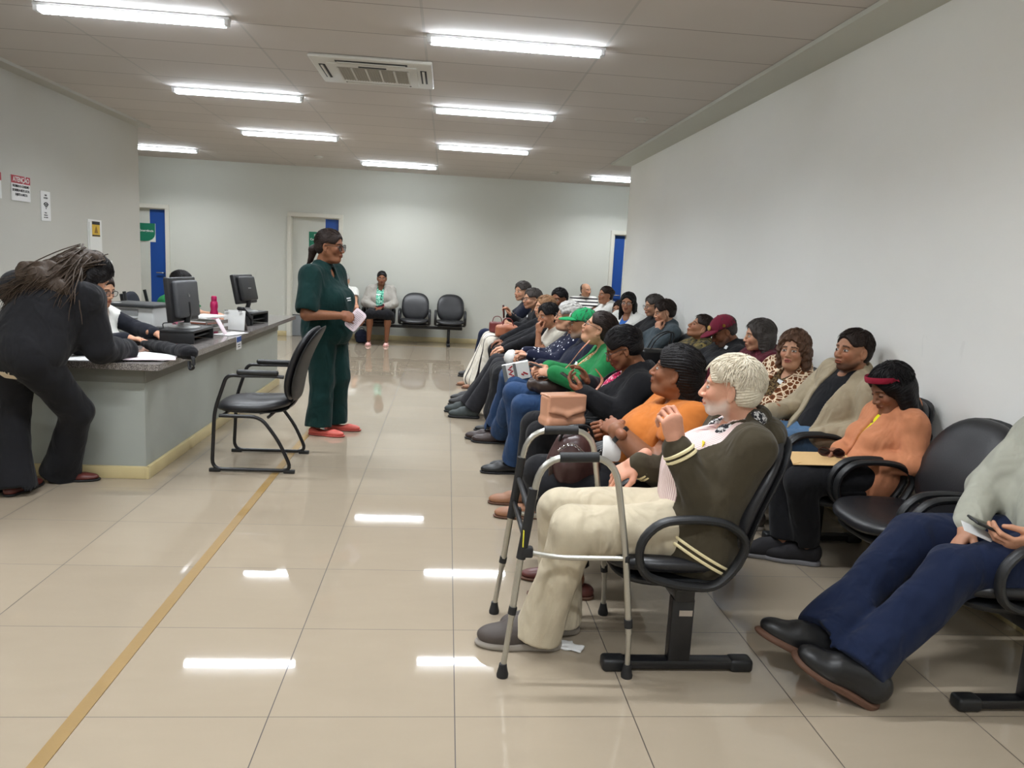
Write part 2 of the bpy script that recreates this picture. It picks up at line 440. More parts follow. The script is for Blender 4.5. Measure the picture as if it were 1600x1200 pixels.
skirting('baseboard_back', [(xs[i], xs[i+1], YB-.015, YB) for i in range(0, 8, 2)])
skirting('baseboard_right', [(XR-.015, XR, Y0, YR)]); skirting('baseboard_left', [(XL, XL+.015, Y0, 2.7), (XL, XL+.015, 3.4, YW)])
M_FR = plain('cream_door_frame', (214, 211, 198), .5); M_BLUE = plain('blue_laminate', (24, 74, 152), .45); M_KICK = plain('grey_kick_plate', (136, 140, 142), .45)
M_GRN = plain('green_sign', (22, 118, 88), .5); M_CHR = plain('chrome', (190, 190, 190), .25, 1)
def door(k, a, b, bluew, sign=None):
    root = MB()
    w = .07
    for x in (a-w/2+.005, b+w/2-.005): root.box((x, YB-.005, DH/2), (w, .05, DH), .004)
    root.box(((a+b)/2, YB-.005, DH+w/2), (b-a+2*w-.01, .052, w), .004)
    for x in (a+.008, b-.008): root.box((x, YB+.06, DH/2), (.016, .11, DH))
    root.box(((a+b)/2, YB+.06, DH-.008), (b-a, .11, .016))
    d = root.build('door_%d' % k, M_FR, None, False); tag(d, kind='structure')
    MB().box(((a+b-bluew)/2, YB+.09, DH/2+.19), (b-a-bluew-.03, .035, DH-.40), .003).build('leaf', M_W, d, False)
    MB().box((b-bluew/2-.015, YB+.09, DH/2), (bluew, .035, DH-.02), .003).build('blue_panel', M_BLUE, d, False)
    MB().box(((a+b-bluew)/2, YB+.09, .19), (b-a-bluew-.03, .035, .37), .003).build('kick_plate', M_KICK, d, False)
    h = MB().tube(fillet([(b-.06, YB+.07, 1.02), (b-.06, YB+.02, 1.02), (b-.18, YB+.02, 1.02)], .02), .011, n=8).box((b-.06, YB+.07, .93), (.03, .01, .04), .003)
    h.build('door_handle', M_CHR, d)
    return d
d1 = door(1, D1[0], D1[1], .28); d2 = door(2, D2[0], D2[1], .24); d3 = door(3, D3[0], D3[1], .20)
# the right-hand door stands the other way round: its blue band is next to the near jamb
for o in kids(d3): o.scale = (-1, 1, 1); o.location = (D3[0]+D3[1], 0, 0)
def door_sign(d, xc, z, lines, curved, w=.30, h=.32):
    b = MB(); b.box((xc, YB+.068, z), (w, .006, h)); s = b.build('sign_plate', M_WH if curved else M_GRN, d, False)
    if curved:
        P = [(-w/2, h/2), (w/2-.005, h/2), (w/2-.005, -.02)]+[(w/2-.005-.17*(1-math.cos(t)), -.02-.13*math.sin(t)) for t in (.4, .8, 1.2, 1.57)]+[(-w/2, -.15)]
        MB().prism(P, 0, .004, lambda x, y, zz: (xc+x, YB+.062-zz, z+y)).build('green_panel', M_GRN, s, False)
    for i, t in enumerate(lines): put_text(t, .052, M_WINK, s, (xc, YB+.056, z+.10-.075*i-(.07 if curved else 0)), (PI/2, 0, 0), True)
door_sign(d1, -5.37, 1.71, ['Emergência'], True); door_sign(d2, -2.42, 1.72, ['Sala 2', 'Consultório'], False)

# ------------------------------------------------------------------ ceiling fixtures
def emis(name, col, s):
    m, n, b = nt(name); b.inputs['Base Color'].default_value = (.8, .8, .8, 1)
    b.inputs['Emission Color'].default_value = (*col, 1); b.inputs['Emission Strength'].default_value = s; return m
M_TUBE = emis('fluorescent_tube', (.82, .90, 1.0), LAMP*1.2)
M_LFR = plain('lamp_housing', (214, 216, 216), .35)
def lamp_fixture():
    r = empty('ceiling_light', (0, 0, HC))
    h = MB().box((0, 0, -.012), (1.24, .058, .02), .003)
    h.build('housing', M_LFR, r)
    for s in (-1, 1): MB().box((s*.60, 0, -.038), (.03, .058, .035), .003).build('end_cap', M_LFR, r)
    for y in (-.013, .013): MB().tube([(-.58, y, -.044), (.58, y, -.044)], .011, n=10).build('tube', M_TUBE, r)
    g = MB()
    for i in range(25): g.box((-.58+i*1.16/24, 0, -.058), (.003, .056, .006))
    for y in (-.028, .028): g.box((0, y, -.058), (1.18, .003, .006))
    g.build('louver', M_LFR, r, False)
    ld = bpy.data.lights.new('lamp', 'AREA'); ld.shape = 'RECTANGLE'; ld.size = 1.16; ld.size_y = .05; ld.energy = 16.5; ld.spread = math.radians(142); ld.color = (.92, .96, 1.0)
    lo = bpy.data.objects.new('lamp', ld); COL.objects.link(lo); lo.parent = r; lo.location = (0, 0, -.066); return r
L0 = lamp_fixture()
LL = [(.335, 3.22, 'fluorescent light over the aisle nearest the camera, right of the air conditioner'), (.335, 5.67, 'second fluorescent light behind the nearest one in the right-hand ceiling column'),
      (.335, 8.15, 'third and farthest fluorescent light in the right-hand ceiling column'), (-2.2, 3.2, 'fluorescent light nearest the camera in the left-hand ceiling column'),
      (-2.16, 5.6, 'second fluorescent light in the left-hand ceiling column'), (-2.16, 8.05, 'third fluorescent light in the left-hand ceiling column'),
      (-.92, 10.5, 'fluorescent light in the middle of the row closest to the back wall'), (-4.62, 10.3, 'far fluorescent light cut off by the corner of the left wall'),
      (2.83, 10.55, 'far fluorescent light cut off by the corner of the right wall'),
      (.335, .75, 'fluorescent ceiling light just above the camera, right column'), (-2.2, .75, 'fluorescent ceiling light just above the camera, left column'), (.335, -1.7, 'fluorescent ceiling light first behind the camera, right column'), (-2.2, -1.7, 'fluorescent ceiling light first behind the camera, left column'), (.335, -4.2, 'fluorescent ceiling light nearest the rear wall, right column'), (-2.2, -4.2, 'fluorescent ceiling light nearest the rear wall, left column')]
for i, (x, y, lb) in enumerate(LL):
    o = L0 if i == 0 else copy_tree(L0); o.location = (x, y, HC)
    tag(o, lb or 'fluorescent ceiling light behind the camera position', 'ceiling light', 'fluorescent lights on the tiled ceiling')
# air-conditioning cassette
ac = empty('air_conditioner', (-.735, 4.36, HC), 'square white four-way ceiling cassette air conditioner with slatted grille', 'air conditioner')
M_AC = plain('ac_white', (205, 202, 192), .45); M_SLOT = plain('dark_slot', (38, 37, 36), .7); M_GRL = plain('ac_grille', (160, 155, 143), .7)
MB().box((0, 0, -.014), (.95, .86, .028), .012).build('panel', M_AC, ac)
MB().box((0, 0, -.033), (.70, .60, .012), .004).build('frame', M_AC, ac)
for (x, y, w, d) in ((0, -.345, .56, .05), (0, .345, .56, .05), (-.40, 0, .05, .44), (.40, 0, .05, .44)):
    MB().box((x, y, -.029), (w, d, .004), .001).build('air_slot', M_SLOT, ac); MB().box((x, y*.97, -.036), (w-.03, d-.015, .006), .002).build('louver_blade', M_AC, ac)
g = MB().box((0, 0, -.040), (.56, .42, .003)); g.build('grille', M_GRL, ac, False)
g = MB()
for i in range(26): g.box((-.27+i*.54/25, 0, -.043), (.008, .42, .004))
g.build('grille_slats', M_GRL, ac, False)
g = MB()
for i in range(6): g.box((-.28+i*.112, 0, -.047), (.016, .43, .006), .002)
g.build('grille_ribs', M_AC, ac, False)
MB().box((0, -.25, -.042), (.22, .02, .006), .002).build('latch', M_SLOT, ac)
def smoke(x, y, lb):
    r = empty('smoke_detector', (x, y, HC), lb, 'smoke detector', 'round detectors on the ceiling')
    MB().lathe([(.07, 0), (.07, -.012), (.05, -.02), (.046, -.034), (.02, -.04)], n=20).build('body', M_AC, r); MB().lathe([(.048, -.024), (.048, -.029)], n=20).build('vent_ring', M_GRL, r)
smoke(1.8, 5.53, 'small round white smoke detector on the ceiling near the right wall'); smoke(1.58, 10.33, 'small round smoke detector on the ceiling near the back, right side'); smoke(-2.16, 10.22, 'small round smoke detector on the ceiling near the back, left side')

# ------------------------------------------------------------------ notices on the left wall
M_RED = plain('sign_red', (176, 58, 70), .6); RL = (PI/2, 0, PI/2)
def notice(name, y0, y1, z0, z1, lb, cat='sign', x=XL):
    r = empty(name, (x, (y0+y1)/2, (z0+z1)/2), lb, cat); MB().box((.004, 0, 0), (.008, y1-y0, z1-z0)).build('plate', M_PAPER, r, False); return r
s = notice('warning_sign', 5.23, 5.55, 1.83, 2.06, 'white notice with red ATENÇÃO heading on the left wall')
MB().box((.009, 0, .079), (.004, .318, .07)).build('heading_band', M_RED, s, False)
put_text('ATENÇÃO', .062, M_WINK, s, (.0125, 0, .077), RL, True, .95)
for i, t in enumerate(('PROIBIDO O CONSUMO', 'DE BEBIDA NESTE LOCAL', 'SUJEITO A MULTA')): put_text(t, .032, M_INK, s, (.0095, 0, .018-.038*i), RL, True, .80)
s = notice('warning_sign', 4.76, 5.07, 1.83, 2.06, 'notice with red heading cut off by the left edge of the picture')
MB().box((.009, 0, .079), (.004, .308, .07)).build('heading_band', M_RED, s, False); MB().lathe([(.055, 0), (.055, .003)], (.008, .05, -.03), 24, Matrix.Rotation(PI/2, 3, 'Y')).build('round_symbol', M_INK, s)
s = notice('wifi_sign', 5.74, 5.92, 1.67, 1.96, 'narrow white notice with a wifi symbol beside the red-headed notice')
for i, t in enumerate(('WIFI', 'ACESSO')): put_text(t, .022, M_INK, s, (.0095, 0, .105-.026*i), RL, True)
for i in range(3):
    rr = .018+.018*i; w = MB()
    w.tube([(.010, rr*math.sin(a), -.02+rr*math.cos(a)) for a in [(-.85+.17*j) for j in range(11)]], .005, n=6); w.build('wifi_arc', M_INK, s)
MB().lathe([(.006, 0), (.006, .003)], (.008, 0, -.022), 12, Matrix.Rotation(PI/2, 3, 'Y')).build('wifi_dot', M_INK, s)
for i, t in enumerate(('Rede:', 'visitantes', 'sem senha')): put_text(t, .019, M_INK, s, (.0095, -.01, -.065-.022*i), RL)
s = notice('electrical_panel', 6.72, 7.06, .62, 1.74, 'tall white electrical panel door on left wall with a yellow sticker', 'panel')
MB().box((.012, 0, 0), (.012, .30, 1.06), .002).build('panel_door', M_WH, s, False); MB().box((.021, -.10, -.05), (.006, .012, .03)).build('latch', M_CHR, s, False)
st = MB().box((.0195, 0, .455), (.002, .19, .17)).build('sticker', plain('sticker_yellow', (206, 168, 52), .6), s, False)
MB().box((.021, 0, .522), (.002, .19, .035)).build('sticker_band', M_INK, st, False); MB().box((.021, 0, .382), (.002, .19, .016)).build('sticker_band', M_INK, st, False)
MB().prism([(-.045, -.04), (.045, -.04), (0, .04)], 0, .002, lambda x, y, z: (.0205+z, x, .45+y)).build('warning_triangle', plain('sticker_ochre', (140, 104, 30), .6), st, False)
s = notice('light_switch', 7.22, 7.32, 1.12, 1.28, 'white double wall switch plate near the end of the left wall', 'switch')
for dz in (-.035, .035): MB().box((.010, 0, dz), (.008, .05, .05), .002).build('rocker', M_WH, s, False)
# yellow line on the floor
o = MB().box((-1.19, .55, .0015), (.048, 7.7, .003)).build('trim_3', plain('worn_yellow_tape', (138, 110, 60), .5, var=.12, bmp=.2, bscale=30), None, False); tag(o, kind='structure')

# ------------------------------------------------------------------ reception counter
M_LAM = plain('grey_green_laminate', (158, 163, 156), .5, var=.03)
M_LAM2 = plain('shadow_grey_laminate', (124, 125, 118), .55)  # painted shade under the worktop; also the side table's own grey
def granite():
    m, n, b = nt('speckled_granite'); v = coords(n)
    x = N(n, 'ShaderNodeTexVoronoi'); n.links.new(v, x.inputs['Vector']); x.inputs['Scale'].default_value = 160
    nz = noise(n, v, 260, 2); r = N(n, 'ShaderNodeValToRGB'); n.links.new(math_(n, 'MULTIPLY_ADD', x.outputs['Distance'], .5, math_(n, 'MULTIPLY', nz, .6)), r.inputs[0])
    e = r.color_ramp.elements; e[0].position = .38; e[0].color = (*lin((60, 56, 56)), 1); e[1].position = .68; e[1].color = (*lin((158, 152, 148)), 1)
    n.links.new(r.outputs[0], b.inputs['Base Color']); b.inputs['Roughness'].default_value = .12; b.inputs['Specular IOR Level'].default_value = .5
    return m
M_GR = granite()
cb = empty('reception_counter', (-1.96, 2.62, 0), 'grey-green laminate front of the L-shaped reception counter', 'counter')
b = MB(); b.box((-.03, 1.91, .36), (.06, 3.82, .72)); b.box((-1.095, .03, .36), (2.07, .06, .72)); b.box((-.265, 3.79, .36), (.41, .06, .72)); b.build('body', M_LAM, cb, False)
b = MB(); b.box((-1.06, -.004, .665), (2.12, .008, .09)); b.box((.004, 1.91, .665), (.008, 3.82, .09)); b.build('shade_band', M_LAM2, cb, False)  # darker strip paints the shade cast by the worktop overhang
b = MB(); b.box((-1.05, -.012, .04), (2.15, .024, .08), .003); b.box((.012, 1.9, .04), (.024, 3.85, .08), .003); b.build('plinth', M_BASE, cb)
wt = MB(); wt.prism([(-4.098, 2.50), (-1.83, 2.50), (-1.83, 6.80), (-2.46, 6.80), (-2.46, 3.15), (-4.098, 3.15)], .72, .76)
tag(wt.build('granite_worktop', M_GR, None, False), 'polished speckled granite top of the reception counter', 'worktop')
CT = .762
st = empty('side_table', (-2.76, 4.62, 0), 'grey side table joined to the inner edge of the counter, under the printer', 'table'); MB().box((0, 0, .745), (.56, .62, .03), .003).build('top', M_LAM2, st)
for sx in (-.25, .25):
    for sy in (-.28, .28): MB().box((sx, sy, .365), (.04, .04, .73), .004).build('leg', M_MET, st)

# ------------------------------------------------------------------ benches, chairs
def seat_unit(root, y, near=True):
    """one place of a bench facing -x; root is the bench, seat centre at y"""
    def sfn(u, v, w): return (-.03-u, y+v, .415+w+.05*(abs(v)/.25)**2.5*.35-.022*max(0, 1-((u+.05)/.25)**2)*(1-(v/.27)**2)+.0*u-.05*max(0, (u-.15))/.1*.25)
    MB().pad(.255, .255, .085, sfn, 3.0).build('seat', M_DK, root)
    MB().pad(.225, .225, .05, lambda u, v, w: (-.03-u, y+v, .355-w*1.2), 3.2).build('seat_shell', M_PL, root)
    def bfn(u, v, w, dx=0):     # u = up, v = sideways, w = thickness towards the sitter
        up = u+.245; lean = .38*up+.22*up*up*0
        x = .165+.35*up-.0*up+dx+.035*(1-(v/.24)**2)*.6-.03*math.sin(min(1, max(0, up/.5))*PI)
        return (x-w*.94, y+v, .42+up*.93+w*.34)
    MB().pad(.262, .243, .075, lambda u, v, w: bfn(u, v, w), 2.7).build('backrest', M_DK, root)
    MB().pad(.262, .240, .035, lambda u, v, w: bfn(u, v, -w, .038), 2.7).build('backrest_shell', M_PL, root)
    MB().tube(fillet([(.02, y, .335), (.17, y, .34), (.23, y, .42), (.27, y, .52)], .06), .012, .035, up=(0, 1, 0) and (1, 0, 0)).build('back_bracket', M_PL, root)
    L = [(-.185, .40), (-.205, .52), (-.13, .605), (.02, .615), (.13, .60), (.205, .53), (.155, .42), (.085, .355), (-.06, .365)]
    for s in (-1, 1):
        yy = y+s*.262
        pts = fillet([(px, yy, pz) for px, pz in L], .07, 4, True)
        MB().tube(pts, .014, .026, n=10, closed=True, up=(0, 1, 0)).build('armrest', M_PL, root) if False else MB().tube(pts, .022, .016, n=10, closed=True, up=(0, 1, 0)).build('armrest', M_PL, root)
        MB().box((0, y+s*.235, .352), (.10, .07, .02), .004).build('arm_bracket', M_PL, root)
def bench(x, seats, legs, lb):
    r = empty('waiting_bench', (x, seats[0], 0), lb, 'bench', 'black padded waiting benches')
    y0 = seats[0]
    for y in seats: seat_unit(r, y-y0)
    a, c = min(legs+[seats[0]-.2])-y0, max(legs+[seats[-1]+.2])-y0
    MB().box((0, (a+c)/2, .305), (.075, c-a+.04, .05), .004).build('beam', M_MET, r)
    for ly in legs:
        q = MB().box((0, ly-y0, .165), (.085, .05, .25), .006).build('leg', M_MET, r)
        MB().box((0, ly-y0, .028), (.50, .055, .035), .008).build('foot_bar', M_MET, q)
        for s in (-1, 1): MB().box((s*.245, ly-y0, .025), (.09, .065, .05), .014).build('foot_cap', M_PL, q)
        MB().box((.01, ly-y0-.026, .235), (.05, .002, .022)).build('maker_label', plain('label_silver', (170, 160, 150), .4, .5), q, False)
    return r
BX = .84; BX2 = 2.065
bench(BX, [.50, 1.09, 1.68], [.31, 1.5], 'nearest black waiting bench in the front row, behind the walking frame')
bench(BX, [2.28, 2.92, 3.54, 4.16], [2.45, 4.0], 'second black waiting bench of the front row, under the woman in green')
bench(BX, [4.95, 5.55, 6.15], [5.1, 6.0], 'third black waiting bench of the front row')
bench(BX, [6.80, 7.40, 8.0], [6.95, 7.8], 'farthest black waiting bench of the front row')
bench(BX2, [.30, .905, 1.50, 2.06], [.05, 1.72], 'black waiting bench along the right wall with an empty seat, nearest the camera')
bench(BX2, [2.70, 3.28, 3.86, 4.44], [2.85, 4.3], 'second black waiting bench along the right wall, under the maroon hoodie')
bench(BX2, [5.25, 5.85, 6.45], [5.4, 6.3], 'third black waiting bench along the right wall')
bench(BX2, [7.1, 7.70, 8.30], [7.2, 8.2], 'farthest black waiting bench along the right wall')
bb = bench(0, [0, .63, 1.26, 1.89], [.02, 1.87], 'black waiting bench against the back wall with two empty seats')
bb.rotation_euler = (0, 0, PI/2); bb.location = (0.0, 11.31, 0)
bb2 = bench(0, [0, .63, 1.26], [.1, 1.2], 'black waiting bench against the back wall behind the striped shirt')
bb2.rotation_euler = (0, 0, PI/2); bb2.location = (3.0, 11.31, 0)

# visitor chair beside the counter, faces -x
vc = empty('visitor_chair', (-1.34, 3.09, 0), 'black cantilever-armed visitor chair standing in the aisle by the counter', 'chair')
for s in (-1, 1):
    y = s*.27
    pts = fillet([(-.08, y, .66), (-.17, y, .66), (-.25, y, .42), (-.27, y, .018), (.26, y, .018), (.17, y, .22), (.05, y, .385), (-.22, y, .385)], .07, 5)
    MB().tube(pts, .0125, n=10, up=(0, 1, 0)).build('side_frame', M_MET, vc)
    MB().tube(fillet([(-.08, y, .66), (.12, y, .665), (.20, y, .66)], .04), .0125, n=8, up=(0, 1, 0)).build('arm_support', M_MET, vc)
    MB().box((.03, y, .685), (.27, .05, .032), .014).build('armrest', M_PL, vc)
    for x in (-.25, .24): MB().box((x, y, .012), (.075, .03, .024), .005).build('foot_pad', M_PL, vc)
for x in (-.20, .10): MB().tube([(x, -.27, .385), (x, .27, .385)], .011, n=8).build('cross_bar', M_MET, vc)
MB().pad(.25, .245, .085, lambda u, v, w: (-.04-u, v, .445+w-.03*(u/.25)**2*(1 if u > 0 else -.35)-.014*max(0, 1-(u/.2)**2)), 2.8).build('seat', M_DK, vc)
MB().pad(.235, .232, .03, lambda u, v, w: (-.04-u, v, .405-w), 2.8).build('seat_pan', M_PL, vc)
def vb(u, v, w, dx=0):
    up = u+.245
    return (.19+.33*up+dx+.02*(1-(v/.24)**2)-w*.95-.035*math.sin(up/.49*PI), v, .485+up*1.0+w*.32)
MB().pad(.255, .235, .07, lambda u, v, w: vb(u, v, w), 3.4).build('backrest', M_DK, vc)
MB().pad(.258, .238, .03, lambda u, v, w: vb(u, v, -w, .042), 3.4).build('backrest_shell', M_PL, vc)
MB().tube(fillet([(-.02, 0, .385), (.16, 0, .385), (.235, 0, .45), (.27, 0, .60)], .07), .010, .04, up=(1, 0, 0)).build('back_bracket', M_MET, vc)

# office chair seen over the printer
oc = empty('office_chair', (-3.3, 5.15, 0), 'black office chair back behind the printer by left wall', 'chair')
MB().pad(.22, .22, .07, lambda u, v, w: (v, -.2+.02*0-w, .80+u), 2.4).build('backrest', plain('navy_fabric', (28, 32, 44), .9), oc)
MB().pad(.24, .24, .09, lambda u, v, w: (v, .05+u, .5+w), 2.8).build('seat', M_DK, oc)
for s in (-1, 1): MB().tube(fillet([(s*.25, .1, .50), (s*.28, .05, .66), (s*.27, -.1, .72), (s*.25, -.16, 1.03)], .05), .016, n=8).build('armrest', M_PL, oc)
MB().tube([(0, .05, .1), (0, .05, .46)], .03).build('gas_column', M_MET, oc)
for i in range(5):
    a = i*2*PI/5; MB().tube([(0, .05, .10), (.28*math.cos(a), .05+.28*math.sin(a), .06)], .02).build('base_arm', M_PL, oc); MB().lathe([(.01, -.02), (.028, -.015), (.028, .015), (.01, .02)], (.28*math.cos(a), .05+.28*math.sin(a), .03), 12, Matrix.Rotation(PI/2, 3, 'X')).build('caster', M_PL, oc)

# ------------------------------------------------------------------ walking frame
wf = empty('walking_frame', (.41, .5, 0), 'aluminium folding walking frame with black grips in front of the white-haired man', 'walker')
M_AL = plain('brushed_aluminium', (188, 186, 178), .32, .9); M_RUB = plain('black_rubber', (26, 26, 28), .6)
def tubep(name, pts, r=.0125, mat=None, rr=.08, n=12): return MB().tube(fillet(pts, rr, 6), r, n=n, up=(0, 1, 0)).build(name, mat or M_AL, wf)
for s, y0_, y1_ in ((-1, -.235, -.25), (1, .24, .26)):
    # side frame: front leg slants forward, rear leg nearly upright
    fb, rb = (-.235, y1_, 0), (.225 if s < 0 else .24, y1_, 0)
    yt = y0_*.93
    tubep('side_tube', [(-.17, yt, .56), (-.135, yt, .815), (.13, yt, .825), (.19, (yt+y1_)/2, .48), (rb[0]-.004, y1_, .17)], rr=.10)
    MB().tube([(-.07, yt, .8165), (.07, yt, .8215)], .0185, n=14, up=(0, 1, 0)).build('hand_grip', M_RUB, wf)
    MB().tube([(-.157, yt, .70), (-.172, yt, .56), (-.188, yt, .44)], .0175, n=12, up=(0, 1, 0)).build('folding_joint', M_RUB, wf)
    MB().tube([(-.188, yt, .45), (-.212, (yt+y1_)/2, .22)], .0125, n=12, up=(0, 1, 0)).build('front_leg', M_AL, wf)
    MB().tube([(-.209, (yt+y1_)/2, .25), (fb[0], fb[1], .03)], .0105, n=12, up=(0, 1, 0)).build('front_extension', M_AL, wf)
    MB().tube([(rb[0]-.006, y1_, .22), (rb[0], y1_, .03)], .0105, n=12, up=(0, 1, 0)).build('rear_extension', M_AL, wf)
    for p in (fb, rb):
        MB().lathe([(.021, 0), (.022, .01), (.016, .035), (.014, .05)], p, 16).build('rubber_foot', M_RUB, wf)
    MB().tube([(-.2075, (yt+y1_)/2, .262), (-.2115, (yt+y1_)/2, .235)], .0155, n=12, up=(0, 1, 0)).build('collar', M_RUB, wf)
    MB().tube([(rb[0]-.0105, y1_, .225), (rb[0]-.0075, y1_, .195)], .0155, n=12, up=(0, 1, 0)).build('collar', M_RUB, wf)
    tubep('side_bar', [(-.18, yt, .465), (-.05, yt, .445), (.197, (yt+y1_)/2, .452)], .0095, rr=.05)
    MB().box((-.168, yt, .465), (.045, .034, .04), .008).build('bar_socket', M_RUB, wf); MB().box((.195, (yt+y1_)/2, .452), (.02, .03, .03), .006).build('bar_socket', M_RUB, wf)
for z in (.60, .50): MB().tube([(-.165-(.6-z)*.12, -.215, z+.01), (-.165-(.6-z)*.12, .22, z+.01)], .010, n=10, up=(1, 0, 0)).build('front_bar', M_RUB if z > .55 else M_MET, wf)
MB().box((-.185, -.236, .52), (.004, .012, .06)).build('yellow_label', plain('label_yellow', (220, 210, 60), .5), wf, False)

# ------------------------------------------------------------------ people
def nz_(v): v = np.array(v, float); return v/(np.linalg.norm(v)+1e-9)
def rotm(yaw, pitch=0, roll=0):
    """columns forward, left, up; pitch > 0 looks up, roll > 0 tips towards the left shoulder"""
    y, p, r = [math.radians(a) for a in (yaw, pitch, roll)]
    f = np.array([math.cos(y)*math.cos(p), math.sin(y)*math.cos(p), math.sin(p)]); l = np.array([-math.sin(y), math.cos(y), 0]); u = np.cross(f, l)
    l2 = l*math.cos(r)-u*math.sin(r); u2 = u*math.cos(r)+l*math.sin(r)
    return np.stack([f, l2, u2], 1)
def ik(a, b, l1, l2, pole):
    a, b = np.array(a, float), np.array(b, float); d = b-a; L = np.linalg.norm(d); dn = d/(L+1e-9)
    L2 = min(L, (l1+l2)*.995); x = (l1*l1-l2*l2+L2*L2)/(2*L2); h = math.sqrt(max(l1*l1-x*x, 0))
    p = np.array(pole, float); p = p-dn*(p@dn); p = nz_(p); return a+dn*x+p*h
FING = [(.092, .030, (.042, .026, .020), .0086), (.096, .010, (.046, .030, .022), .0088), (.092, -.011, (.042, .028, .021), .0084), (.084, -.030, (.034, .021, .018), .0076)]
POSE = {'relax': ((18, 24, 16), 14, .35), 'flat': ((5, 6, 4), 8, .2), 'grip': ((52, 62, 38), 4, .9), 'hold': ((34, 40, 25), 6, .7), 'droop': ((30, 22, 12), 10, .3), 'point': ((20, 30, 20), 8, .55)}
_hc = {}
def hand_mesh(pose, vox, fat=1.0):
    """right hand, wrist at the origin, fingers along +x, palm facing -z, thumb on +y"""
    k = (pose, vox, fat)
    if k in _hc: return _hc[k]
    (c1, c2, c3), spread, th = POSE[pose]; F = Fld(); f = fat
    F.cap((-.05, 0, .002), (.02, 0, 0), .024*f, .026*f, .01); F.ell((.052, .002, 0), (.052, .040*f, .0155*f), k=.012)
    F.ell((.078, 0, .002), (.026, .041*f, .013*f), k=.01); F.ell((.030, .024, -.009), (.032, .016, .015), k=.014)
    for i, (bx, by, ls, r) in enumerate(FING):
        p = np.array([bx-.004, by*f, .001]); a = 0; yaw = math.radians((1.5-i)*spread/3*(1 if True else 0)); r *= f
        for j, l in enumerate(ls):
            a += math.radians((c1, c2, c3)[j]*(1+.10*i-.1)); d = np.array([math.cos(a)*math.cos(yaw), math.cos(a)*math.sin(yaw), -math.sin(a)])
            q = p+d*l; F.cap(p, q, r*(1-.06*j), r*(1-.06*(j+1)), .004); p = q
    b = np.array([.018, .030*f, -.004]); m = b+np.array([.036, .030-.022*th, -.012-.018*th]); t = m+np.array([.030, .006-.014*th, -.006-.010*th]); e = t+np.array([.020, -.002-.008*th, -.004-.005*th])
    F.cap(b, m, .0135*f, .011*f, .012); F.cap(m, t, .0108*f, .0095*f, .005); F.cap(t, e, .0095*f, .0078*f, .004)
    _hc[k] = F.mesh(vox); return _hc[k]

def head_parts(F, h):
    w = h.get('w', 1.0); fat = h.get('fat', 0); ns = h.get('nose', 1.0); jw = h.get('jaw', 1.0); ck = .004*h.get('cheek', 1)
    F.ell((-.012, 0, .030), (.098, .075*w, .084), k=.01)
    F.ell((.022, 0, -.028), (.064, .060*w+fat*.01, .080), k=.03)
    for s in (-1, 1):
        F.cap((-.005, s*.050*w, -.050), (.060, s*.014*jw, -.094), .020+fat*.012, .019, .02)
        F.ell((.062, s*.034, -.030), (.026, .024+fat*.008, .026), k=.02)
        F.cap((.080, s*.014, .021), (.068, s*.046, .022), .011, .010, .012)
    F.ell((.066, 0, -.094), (.022, .021*jw, .018), k=.015)
    F.ell((.080, 0, -.060), (.020, .026, .026), k=.015)
    if fat: F.ell((.030, 0, -.105), (.05, .05, .025), k=.03)
    for s in (-1, 1):
        F.ell((.100, s*.031, -.002), (.020, .018, .0125), k=.012, op='s')
        F.ell((.0765, s*.0315, -.003), (.0135, .0150, .0125), k=.003)
    F.cap((.088, 0, .010), (.107*1.0+.004*(ns-1), 0, -.034), .0070, .0105*ns, .012)
    for s in (-1, 1): F.ell((.099, s*.0125*ns, -.038), (.011, .0085*ns, .008), k=.006)
    F.cap((.097, -.010, -.0605), (.097, .010, -.0605), .0055, k=.004); F.cap((.094, -.021, -.064), (.097, 0, -.0605), .0035, .0055, .004); F.cap((.094, .021, -.064), (.097, 0, -.0605), .0035, .0055, .004)
    F.cap((.0935, -.014, -.0725), (.0935, .014, -.0725), .0065, k=.004)
    F.cap((.102, -.018, -.0665), (.102, .018, -.0665), .0022, k=.002, op='s')
    for s in (-1, 1):
        R = rotm(s*-22, 0, 0)
        F.ell((-.008, s*(.074*w+.004), -.012), (.0175, .0075, .031), R, k=.006); F.ell((-.004, s*(.080*w+.004), -.008), (.009, .005, .017), R, k=.003, op='s')
        F.ell((-.004, s*(.074*w+.003), -.038), (.009, .006, .011), k=.005)
